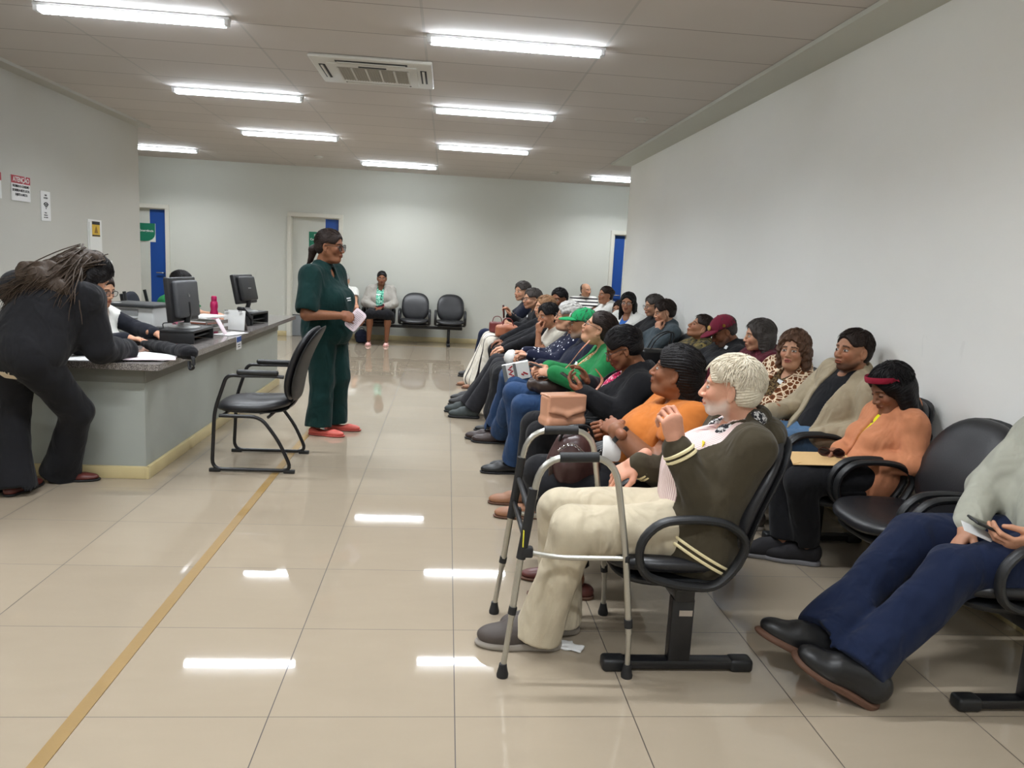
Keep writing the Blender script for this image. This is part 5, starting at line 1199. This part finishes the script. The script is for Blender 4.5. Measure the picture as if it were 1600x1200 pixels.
# receptionists
person('receptionist with glasses and white blouse with sheer black sleeves typing at the counter', (-2.95, 3.62), dict(
    pel=(-2.76, 3.64, .56), nb=(-2.68, 3.63, 1.0), head=(-2.63, 3.60, 1.145), face=0, hyaw=-22, hpitch=-14, q=1.0, sw=.165, fat=.04, skin=T1, bust=1.8, h=dict(fat=.2), hair='bun', ht=.010, hairm=H_DBR, glasses='std',
    rw=(-2.38, 3.42, .81), re=(-2.60, 3.44, .76), rhd=(1, .1, -.1), rpose='relax', lw=(-2.28, 3.70, .82), le=(-2.48, 3.86, .84), lhd=(1, -.05, -.1), lpose='relax', ra=(-2.5, 3.5, .085), la=(-2.5, 3.75, .085), rk=(-2.40, 3.52, .55), lk=(-2.40, 3.75, .55),
    wear=[top(K_WHITE, .018, .3, vneck=.06, amp=.004), lambda P: [P.garment('sleeve', (lambda F, k=k: (F.cap(P.side[k][0]-P.L, P.side[k][1]-P.L, .068, .058, .02), F.cap(P.side[k][1]-P.L, P.side[k][1]+(P.side[k][2]-P.side[k][1])*.9-P.L, .058, .046, .02))), cloth('sheer_black', (34, 36, 44)), .0085, .004) for k in 'lr'], trousers(K_BLACK), shoes('flat', S_BLK, S_RUB)]))
person('receptionist in green top with long black hair behind the first computer screen', (-2.95, 5.65), dict(
    pel=(-2.98, 5.65, .56), nb=(-2.80, 5.65, .99), head=(-2.72, 5.62, 1.125), face=0, hyaw=-8, hpitch=-8, q=1.2, sw=.165, fat=.02, skin=T1, bust=1, hair='long', hlen=.22, ht=.014, hairm=H_BLACK,
    rw=(-2.42, 5.5, .81), re=(-2.62, 5.42, .80), lw=(-2.42, 5.8, .81), le=(-2.62, 5.9, .80), rk=(-2.55, 5.5, .56), lk=(-2.55, 5.8, .56), ra=(-2.5, 5.5, .085), la=(-2.5, 5.8, .085),
    wear=[top(K_GREEN, .018, .7), trousers(K_BLACK), shoes('flat', S_BLK, S_RUB)]))
for (x, y, lb) in ((-2.84, 3.62, 'black office chair under the typing receptionist'), (-3.03, 5.65, 'black office chair under the receptionist in green')):
    c = copy_tree(oc); c.location = (x-.0, y, 0); c.rotation_euler = (0, 0, PI/2+PI); tag(c, lb)

# ------------------------------------------------------------------ things people hold, bags
def soft(name, fn, mat, parent, vox=.005, amp=.002, freq=60, disp=True):
    F = Fld(); fn(F); V, Q = F.mesh(vox, folds(amp, freq, 3) if disp else None); return mesh_obj(name, arr_mesh(name, V, Q), mat, parent)
M_PEACH = plain('peach_leather', (204, 150, 120), .30, coat=.3, bmp=.1, bscale=30); M_BAG = plain('burgundy_brown_leather', (66, 42, 40), .36, bmp=.3, bscale=18); M_BAGD = plain('dark_brown_bag_leather', (64, 50, 44), .32, bmp=.4, bscale=14)
M_COG = plain('cognac_leather', (170, 104, 74), .4, bmp=.3, bscale=16); M_BBL = plain('black_leather', (22, 22, 24), .35, bmp=.3, bscale=20); M_KRAFT = plain('kraft_paper', (214, 178, 124), .8); M_SCREEN = plain('phone_glass', (14, 16, 20), .08); M_RUST = plain('dark_red_leather', (110, 46, 44), .4)
b = empty('handbag', (.60, 1.90, .60), 'shiny peach envelope handbag with flap on the lap of the woman in black', 'handbag', rz=math.radians(20))
soft('body', lambda F: (F.box((0, 0, .085), (.12, .055, .085), .02, None, .01), F.box((0, 0, .02), (.125, .06, .02), .015, None, .02)), M_PEACH, b)
soft('flap', lambda F: (F.box((0, -.058, .125), (.118, .006, .045), .004, rotm(0, 0, 0), .004), F.cap((-.085, -.060, .085), (0, -.066, .06), .008, .008, .03), F.cap((.085, -.060, .085), (0, -.066, .06), .008, .008, .03), F.box((0, 0, .168), (.118, .06, .007), .004, None, .006)), M_PEACH, b, .004, 0)
MB().tube(fillet([(.12, 0, .15), (.22, .03, .17), (.30, .06, .24), (.26, .1, .3)], .05), .003, .009).build('strap', M_COG, b)
b = empty('handbag', (.515, .97, .545), 'burgundy-brown drawstring leather handbag with chain on the lap of the woman in orange', 'handbag', rz=math.radians(10))
soft('body', lambda F: (F.ell((0, 0, .085), (.115, .085, .09), k=.03), F.box((0, 0, .05), (.10, .075, .05), .03, None, .03), F.ell((0, 0, .17), (.075, .06, .05), k=.05), F.ell((0, 0, .225), (.055, .042, .03), k=.006, op='s')), M_BAG, b, .005, .006, 55)
c = MB()
for i in range(26):
    a = i/25; p = (-.10+.20*a, -.078-.02*math.sin(a*PI), .15+.03*math.sin(a*PI*2)); c.tube([(p[0]+.006*math.cos(t), p[1]+(.003 if i % 2 else 0)*math.sin(t), p[2]+.004*math.sin(t)) for t in np.linspace(0, 2*PI, 8, endpoint=False)], .0016, n=5, closed=True)
c.build('chain', M_CHR, b)
MB().tube(fillet([(-.08, -.02, .18), (-.06, -.04, .25), (.05, -.04, .255), (.08, -.02, .18)], .05), .006, .009).build('handle', M_BBL, b); MB().box((-.115, -.03, .06), (.02, .008, .10), .003).build('tassel', M_BAGD, b)
b = empty('handbag', (.66, 2.88, .60), 'slouchy dark brown handbag on the lap of the woman in green', 'handbag')
soft('body', lambda F: (F.ell((0, 0, .065), (.155, .10, .062), k=.03), F.ell((-.06, -.02, .08), (.08, .07, .045), k=.03)), M_BAGD, b, .006, .007, 48)
MB().tube(fillet([(-.10, -.06, .09), (-.02, -.11, .13), (.09, -.10, .20), (.18, -.12, .34), (.24, -.1, .40)], .08), .003, .010).build('strap', M_COG, b)
b = empty('handbag', (.63, 6.44, .66), 'cognac leather tote on the lap of the woman in the striped skirt', 'handbag')
soft('body', lambda F: (F.box((0, 0, .06), (.13, .06, .065), .03, None, .02), F.ell((0, 0, .10), (.11, .05, .04), k=.03)), M_COG, b, .006, .005, 50)
for s in (-1, 1): MB().tube(fillet([(-.06, s*.04, .12), (-.04, s*.05, .21), (.05, s*.05, .21), (.07, s*.04, .12)], .05), .005).build('handle', M_RUST, b)
b = empty('handbag', (.53, 6.72, .68), 'small dark red handbag behind the cognac tote', 'handbag')
soft('body', lambda F: F.box((0, 0, .06), (.09, .04, .06), .02, None, .02), M_RUST, b, .006, .004, 50); MB().tube(fillet([(-.06, 0, .11), (-.04, 0, .19), (.04, 0, .19), (.06, 0, .11)], .05), .005).build('handle', M_RUST, b)
b = empty('handbag', (1.78, 4.28, .63), 'black leather handbag with buckled straps on the lap of the sleeping person', 'handbag')
soft('body', lambda F: F.box((0, 0, .09), (.14, .07, .09), .03, None, .02), M_BBL, b, .006, .004, 50)
for s in (-1, 1): MB().tube(fillet([(-.07, s*.05, .16), (0, s*.05, .30), (.16, s*.04, .36), (.12, s*.05, .16)], .08), .006).build('handle', M_BBL, b)
MB().box((-.03, -.072, .11), (.03, .006, .04), .004).build('buckle', M_CHR, b)
b = empty('backpack', (-1.53, 11.12, 0), 'black bag lying on the floor below the back wall bench', 'bag'); soft('body', lambda F: (F.ell((0, 0, .11), (.12, .10, .12), k=.02), F.box((0, -.08, .08), (.08, .03, .06), .02, None, .02)), K_NAVY, b, .007, .005, 50)
MB().tube(fillet([(-.05, 0, .20), (-.03, 0, .27), (.03, 0, .27), (.05, 0, .20)], .03), .006, .012).build('strap', M_PL, b)
def phone(loc, rot, lb, case=None, name='mobile_phone'):
    r = empty(name, loc, lb, 'phone')
    Y_ = Vector(rot[:3]).normalized(); Z_ = Vector(rot[3:]); Z_ = (Z_-Y_*Z_.dot(Y_)).normalized(); r.rotation_euler = Matrix([Y_.cross(Z_), Y_, Z_]).transposed().to_euler()
    MB().box((0, 0, 0), (.074, .155, .009), .004).build('case', case or M_PL, r); MB().box((0, 0, .0046), (.068, .148, .0012), .0005).build('screen', M_SCREEN, r); MB().box((.022, .055, -.0055), (.02, .028, .003), .001).build('camera_bump', M_PL, r); return r
phone((.665, 2.03, .835), (-.8, .3, .5, .5, -.1, .85), 'mobile phone held up by the woman in the black jacket')
phone((.575, 2.84, .80), (-1, .2, .3, .3, 0, 1), 'mobile phone in the hand of the woman in green')
phone((.60, 6.71, .93), (-.1, 0, 1, 1, -.3, .1), 'mobile phone held by the woman in the striped skirt', M_RUST)
phone((1.905, .165, .635), (-1, .1, .38, .40, -.15, 1), 'black mobile phone in the hand of the man in the grey sweater')
phone((-1.21, 10.90, .665), (1, 0, .3, 0, -.5, 1), 'mobile phone in red case held by the woman by the back wall', plain('red_case', (214, 40, 66), .4))
r = empty('folded_card', (1.868, .175, .612), 'white card held under the phone of the man in the grey sweater', 'card'); Y_ = Vector((-1, .1, .38)).normalized(); Z_ = Vector((.5, -.6, .8)); Z_ = (Z_-Y_*Z_.dot(Y_)).normalized(); r.rotation_euler = Matrix([Y_.cross(Z_), Y_, Z_]).transposed().to_euler(); MB().box((0, 0, 0), (.05, .13, .002), .0008).build('sheet', M_PAPER, r)
r = empty('envelope', (1.90, 1.38, .572), 'large kraft paper envelope on the lap of the elderly woman with the headband', 'envelope'); r.rotation_euler = (math.radians(-5), math.radians(-3), math.radians(72))
MB().box((0, 0, 0), (.24, .33, .004), .001).build('sheet', M_KRAFT, r, False); MB().prism([(-.12, .165), (.12, .165), (.08, .12), (-.08, .12)], .0022, .004).build('flap', M_KRAFT, r, False)
r = empty('sunglasses', (1.925, 1.36, .60), 'dark sunglasses held over the kraft envelope', 'sunglasses', rz=2.7); S_TEMP = MB()
for s in (-1, 1): S_TEMP.tube([(s*.035+.028*math.cos(t), 0, .012+.02*math.sin(t)) for t in np.linspace(0, 2*PI, 16, endpoint=False)], .003, n=6, closed=True); S_TEMP.tube([(s*.063, 0, .016), (s*.06, .05, .012), (s*.02, .06, .004)], .002, n=6)
S_TEMP.tube([(-.008, 0, .018), (.008, 0, .018)], .003, n=6); o = S_TEMP.build('frame', plain('tortoise', (60, 24, 18), .15), r); l = MB()
for s in (-1, 1): l.lathe([(.026, -.001), (.026, .001)], (s*.035, 0, .012), 16, Matrix.Rotation(PI/2, 3, 'X'))
l.build('lens', plain('dark_lens', (30, 12, 10), .05), o)
r = empty('paper_slip', (.655, .86, .715), 'white folded paper held by the woman in orange beside the walking frame', 'paper'); r.rotation_euler = (math.radians(72), math.radians(8), math.radians(14)); m = MB(); m.pad(.045, .055, .004, lambda u, v, w: (u, v, w+.012*(1-(v/.055)**2)), 6, 24); m.build('sheet', M_PAPER, r)
r = empty('paper_tissue', (.455, .46, .003), 'crumpled white tissue on the floor behind the grey shoe', 'tissue', rz=-.5); soft('sheet', lambda F: (F.box((0, 0, .004), (.055, .026, .003), .002, rotm(0, 3), .004), F.box((-.02, .012, .007), (.03, .018, .003), .002, rotm(30, -6), .004)), M_PAPER, r, .0025, .002, 130)
r = empty('folded_papers', (-.80, 3.875, .985), 'folded pinkish papers in the hand of the standing woman in scrubs', 'papers'); r.rotation_euler = (math.radians(84), math.radians(38), math.radians(4)); M_PINKP = plain('pinkish_paper', (226, 210, 216), .8)
for k in range(3): MB().pad(.05, .085, .003, lambda u, v, w, k=k: (u+.004*k, v-.003*k, w+.004*k+.006*math.sin(v*30)), 7, 20).build('sheet', M_PINKP, r)
t = MB()
for k in range(11): t.box((.0, -.07+.013*k, .0165), (.075-.01*(k % 3), .003, .0005))
t.build('printed_lines', plain('grey_ink', (150, 140, 146), .8), r, False)
r = empty('gift_bag', (.47, 3.40, .63), 'white paper bag with red motif on the lap of the man in green cap', 'paper bag', rz=math.radians(-8)); MB().box((0, 0, .055), (.20, .07, .13), .004, Matrix.Rotation(-.25, 3, 'Y')).build('body', M_PAPER, r, False)
g = MB(); R_ = Matrix.Rotation(-.25, 3, 'Y')
for x, w in ((-.085, .03), (-.005, .022)): p = R_ @ Vector((x, -.036, 0)); g.box((p[0], p[1], p[2]+.055), (w, .003, .128), 0, R_)
g.build('grey_stripe', plain('bag_grey', (110, 112, 112), .7), r, False); g = MB()
for i in range(6): p = R_ @ Vector((-.045+.012*(i % 2), -.0365, -.05+.018*i)); g.box((p[0], p[1], p[2]+.055), (.03, .003, .010), .001, R_ @ Matrix.Rotation(.5*(-1)**i, 3, 'Y'))
for i in range(3): p = R_ @ Vector((.045+.015*i, -.0365, -.03+.010*(i % 2))); g.box((p[0], p[1], p[2]+.055), (.022, .003, .012), .001, R_ @ Matrix.Rotation(.6, 3, 'Y'))
g.build('red_motif', plain('bag_red', (160, 30, 44), .7), r, False)
r = empty('plastic_bag', (.50, 4.22, .62), 'small white plastic bag on the lap of the woman in polka dots', 'bag'); soft('body', lambda F: F.ell((0, 0, .06), (.06, .06, .065)), M_WH, r, .006, .008, 70)
r = empty('face_mask', (.56, 4.72, .615), 'pale blue folded paper between the boy and the woman in polka dots', 'paper'); MB().box((0, 0, 0), (.09, .05, .012), .003).build('sheet', plain('pale_blue_paper', (176, 196, 210), .8), r)

# ------------------------------------------------------------------ on the counter
M_MON = plain('monitor_dark', (34, 34, 36), .4); M_MONG = plain('monitor_grey_back', (72, 73, 76), .45); M_SILV = plain('monitor_silver', (150, 150, 148), .35, .3); M_PINK = plain('pink_plastic', (218, 128, 150), .45); M_MAG = plain('magenta_bottle', (196, 34, 96), .35)
def riser(x, y, lb, rz=0, w=.22, d=.42, h=.10):
    r = empty('monitor_riser', (x, y, CT), lb, 'monitor stand', rz=rz); MB().box((0, 0, h-.01), (w, d, .02), .004).build('top', M_PL, r)
    for s in (-1, 1): MB().box((0, s*(d/2-.01), h/2-.01), (w, .018, h-.02), .003).build('leg', M_PL, r)
    MB().box((0, 0, .045), (w*.8, d-.04, .012), .002).build('shelf', M_PL, r); return r
riser(-2.09, 3.84, 'black riser under the nearer computer screen', 0, .25, .50); riser(-2.06, 5.55, 'black riser under the farther computer screen', math.radians(-8), .26, .42, .12)
def monitor(x, y, z, lb, rz, tilt, w=.40, h=.33, grey=M_MONG, logo=True):
    r = empty('computer_screen', (x, y, z), lb, 'computer screen', rz=rz); T_ = Matrix.Rotation(tilt, 3, 'Y'); zc = .22
    def put(name, c, d, rad, mat, par=r):
        m = MB().box(c, d, rad); m.v = [tuple(T_ @ Vector(p)+Vector((0, 0, zc))) for p in m.v]; return m.build(name, mat, par)
    hs = put('bezel', (0, 0, 0), (.045, w, h), .012, M_MON); put('back_shell', (.038, 0, -.0), (.05, w*.80, h*.84), .02, grey); put('display', (-.0235, 0, 0), (.002, w-.04, h-.05), 0, M_SCREEN, hs)
    if logo:
        m = MB().tube([(.064, .016*math.cos(t), .03+.016*math.sin(t)) for t in np.linspace(0, 2*PI, 14, endpoint=False)], .0012, n=5, closed=True); m.box((.064, -.004, .032), (.002, .003, .020)); m.box((.064, .005, .028), (.002, .003, .020)); m.v = [tuple(T_ @ Vector(p)+Vector((0, 0, zc))) for p in m.v]; m.build('logo', M_SILV, r)
    else:
        m = MB().box((.064, .0, .0), (.002, .06, .010)); m.v = [tuple(T_ @ Vector(p)+Vector((0, 0, zc))) for p in m.v]; m.build('logo', M_SILV, r, False)
    MB().tube(fillet([(.05, 0, .20), (.06, 0, .10), (.03, 0, .01)], .04), .02, .03, up=(1, 0, 0)).build('neck', M_MON, r); MB().lathe([(.12, 0), (.12, .006), (.10, .014), (.05, .020), (.045, .04)], (.02, 0, 0), 32).build('base', M_SILV, r); return r
monitor(-2.14, 3.86, CT+.10, 'computer screen with silver round base seen from behind, nearer on the counter', math.radians(-7), math.radians(-5), .45, .34)
monitor(-2.10, 5.55, CT+.12, 'thinner computer screen seen from behind at the far end of the counter', math.radians(-12), math.radians(-12), .40, .29, M_MON, False)
r = empty('keyboard', (-2.32, 3.58, CT), 'black keyboard under the hands of the receptionist', 'keyboard', rz=math.radians(-14)); MB().box((0, 0, .009), (.14, .40, .014), .004).build('case', M_PL, r); k = MB()
for i in range(5):
    for j in range(14): k.box((-.05+.024*i, -.175+.027*j, .019), (.019, .021, .006))
k.build('keys', M_MET, r, False)
r = empty('computer_mouse', (-2.31, 3.24, CT), 'small white computer mouse beside the keyboard', 'mouse'); soft('shell', lambda F: (F.ell((0, 0, .006), (.05, .03, .026)), F.half((0, 0, 0), (0, 0, -1))), M_WH, r, .003, 0)
r = empty('pouch', (-1.95, 2.98, CT), 'long black padded pouch with a hand strap lying on the counter edge', 'pouch', rz=math.radians(-43)); soft('body', lambda F: (F.ell((0, 0, .040), (.34, .05, .040), k=.02), F.ell((.25, 0, .045), (.10, .055, .045), k=.03), F.half((0, 0, .002), (0, 0, -1))), K_BLACK, r, .006, .004, 60)
MB().tube(fillet([(.26, 0, .06), (.36, -.01, .03), (.375, -.015, -.05), (.33, -.015, -.07), (.31, -.01, -.01)], .03), .004, .012).build('strap', M_PL, r)
r = empty('paper_sheets', (-1.98, 2.72, CT), 'loose white and pink sheets of paper at the front corner of the counter', 'papers')
for (x, y, a, m) in ((0, .02, -.1, M_PAPER), (-.08, .05, .15, M_PAPER), (.03, -.02, .3, M_PINKP), (.0, .08, -.4, M_PAPER)): o = MB().box((0, 0, 0), (.30, .21, .002)).build('sheet', m, r, False); o.location = (x, y, .003+.0025*len(kids(r))); o.rotation_euler = (0, 0, a)
r = empty('paper_sheets', (-2.32, 2.66, CT), 'white form under the bending woman at the counter', 'papers', rz=.2); o = MB().box((0, 0, .002), (.21, .29, .002)).build('sheet', M_PAPER, r, False)
r = empty('pen_cup', (-2.30, 4.28, CT), 'pink plastic cup filled with white items behind the nearer screen', 'cup'); MB().lathe([(.046, 0), (.056, .11), (.053, .11), (.044, .006)], n=24).build('body', M_PINK, r)
for i in range(5): MB().tube([(.02*math.cos(i*1.3), .02*math.sin(i*1.3), .01), (.035*math.cos(i*1.3), .035*math.sin(i*1.3), .135+.006*i)], .007, n=8).build('item', M_PAPER, r)
r = empty('black_box', (-2.38, 3.96+.22, CT), 'small black box with a cable in front of the printer', 'box'); MB().box((0, 0, .03), (.18, .14, .06), .008).build('body', M_PL, r); MB().tube(fillet([(0, -.04, .06), (.0, -.06, .10), (.09, -.05, .11), (.12, .0, .06)], .04), .004, n=8).build('cable', M_PL, r)
pr = empty('printer', (-2.72, 4.60, CT), 'white and grey office printer with dark top on the counter', 'printer', rz=math.radians(-8)); M_PRT = plain('printer_white', (206, 208, 206), .45); M_PRD = plain('printer_dark', (58, 60, 62), .4)
MB().box((0, 0, .105), (.40, .38, .19), .012).build('body', M_PRT, pr); MB().box((-.01, -.01, .213), (.46, .42, .022), .006).build('scanner_lid', M_PRD, pr); MB().box((-.05, -.192, .155), (.24, .01, .055), .003).build('panel', plain('printer_grey', (140, 142, 142), .5), pr); MB().box((-.05, -.205, .112), (.24, .04, .012), .003).build('output_tray', M_PRT, pr); MB().box((0, -.192, .045), (.34, .008, .05), .003).build('paper_drawer', M_PRT, pr); MB().box((-.14, -.15, .226), (.06, .05, .002)).build('label', M_PAPER, pr, False)
r = empty('document_tray', (-2.16, 4.50, CT), 'stack of clear document trays with folders and papers', 'document tray', rz=math.radians(-16)); M_CLR = plain('smoky_plastic', (120, 112, 108), .2)
for i in range(2):
    MB().box((0, 0, .02+.06*i), (.24, .33, .004), .001).build('tray', M_CLR, r)
    for s in (-1, 1): MB().box((s*.118, 0, .035+.06*i), (.004, .33, .03)).build('tray_side', M_CLR, r, False)
for i, (c, z) in enumerate((((206, 150, 70), .035), ((228, 226, 220), .048), ((150, 90, 70), .09), ((232, 232, 228), .10), ((236, 236, 234), .135), ((226, 226, 222), .143))): MB().box((.004*(i % 3), .006*(i % 2), z), (.225, .31, .008), .002, Matrix.Rotation(.05*((i % 3)-1), 3, 'Z')).build('folder', plain('folder_%s' % 'abcdef'[i], c, .7), r, False)
r = empty('leaning_card', (-1.98, 4.36, CT), 'pinkish leaflet leaning against the document trays', 'leaflet'); MB().box((0, 0, .07), (.008, .09, .15), .001, Matrix.Rotation(-.5, 3, 'Y')).build('sheet', M_PINKP, r)
r = empty('desk_clipboard', (-1.99, 4.80, CT), 'white upright notice holder standing on the counter', 'sign holder', rz=math.radians(-18)); MB().box((0, 0, .09), (.21, .010, .18), .002, Matrix.Rotation(-.12, 3, 'X')).build('board', M_PAPER, r)
MB().box((0, .04, .05), (.19, .008, .12), .002, Matrix.Rotation(.5, 3, 'X')).build('support', M_CLR, r)
for s in (-1, 1): MB().box((s*.07, -.018, .176), (.035, .012, .010), .002).build('clip', M_CHR, r)
r = empty('paper_sheets', (-1.93, 4.46, CT), 'white leaflet lying at the edge of the counter over the blue sticker', 'papers', rz=-.3); MB().box((0, 0, .002), (.16, .30, .003), .001).build('sheet', M_PAPER, r, False)
r = empty('hanging_label', (-1.828, 4.33, .758), 'blue and white label hanging from the counter edge', 'label'); MB().box((0, 0, -.055), (.003, .15, .11)).build('card', M_PAPER, r, False); MB().box((.002, 0, -.025), (.002, .14, .045)).build('blue_band', plain('label_blue', (44, 84, 160), .6), r, False)
for i in range(2): MB().box((.002, 0, -.07-.018*i), (.002, .09-.02*i, .006)).build('printed_line', M_INK, r, False)
r = empty('water_bottle', (-2.36, 5.45, CT), 'magenta sports bottle standing between the two screens', 'bottle'); MB().lathe([(.036, 0), (.038, .02), (.038, .10), (.031, .13), (.037, .16), (.034, .20), (.024, .215)], n=24).build('body', M_MAG, r); MB().lathe([(.026, .213), (.027, .25), (.022, .262), (.006, .264)], n=20).build('cap', M_MAG, r)
r = empty('desk_telephone', (-2.34, 5.06, CT), 'black desk telephone behind the document trays', 'telephone', rz=-.3); MB().box((0, 0, .03), (.20, .20, .05), .01, Matrix.Rotation(.15, 3, 'Y')).build('base', M_PL, r); soft('handset', lambda F: (F.cap((-.02, -.09, .085), (-.02, .09, .085), .018, k=.01), F.ell((-.02, -.09, .075), (.03, .03, .022), k=.02), F.ell((-.02, .09, .075), (.03, .03, .022), k=.02)), M_PL, r, .004, 0)
MB().box((.05, 0, .062), (.06, .09, .004), .001).build('display', M_MONG, r)
r = empty('webcam', (-2.38, 4.95, CT), 'small black webcam on a stand beside the nearer screen', 'webcam'); MB().lathe([(.04, 0), (.04, .01), (.01, .016), (.008, .20)], n=18).build('stand', M_PL, r); MB().box((0, 0, .225), (.05, .09, .045), .012).build('camera_body', M_PL, r)
r = empty('card_reader', (-2.02, 5.28, CT), 'black card payment terminal on a stand by the farther screen', 'card terminal', rz=-.5); MB().box((0, 0, .12), (.08, .17, .03), .008, Matrix.Rotation(-.7, 3, 'X')).build('terminal', M_PL, r); MB().box((0, .01, .05), (.06, .06, .10), .006).build('stand', M_PL, r)
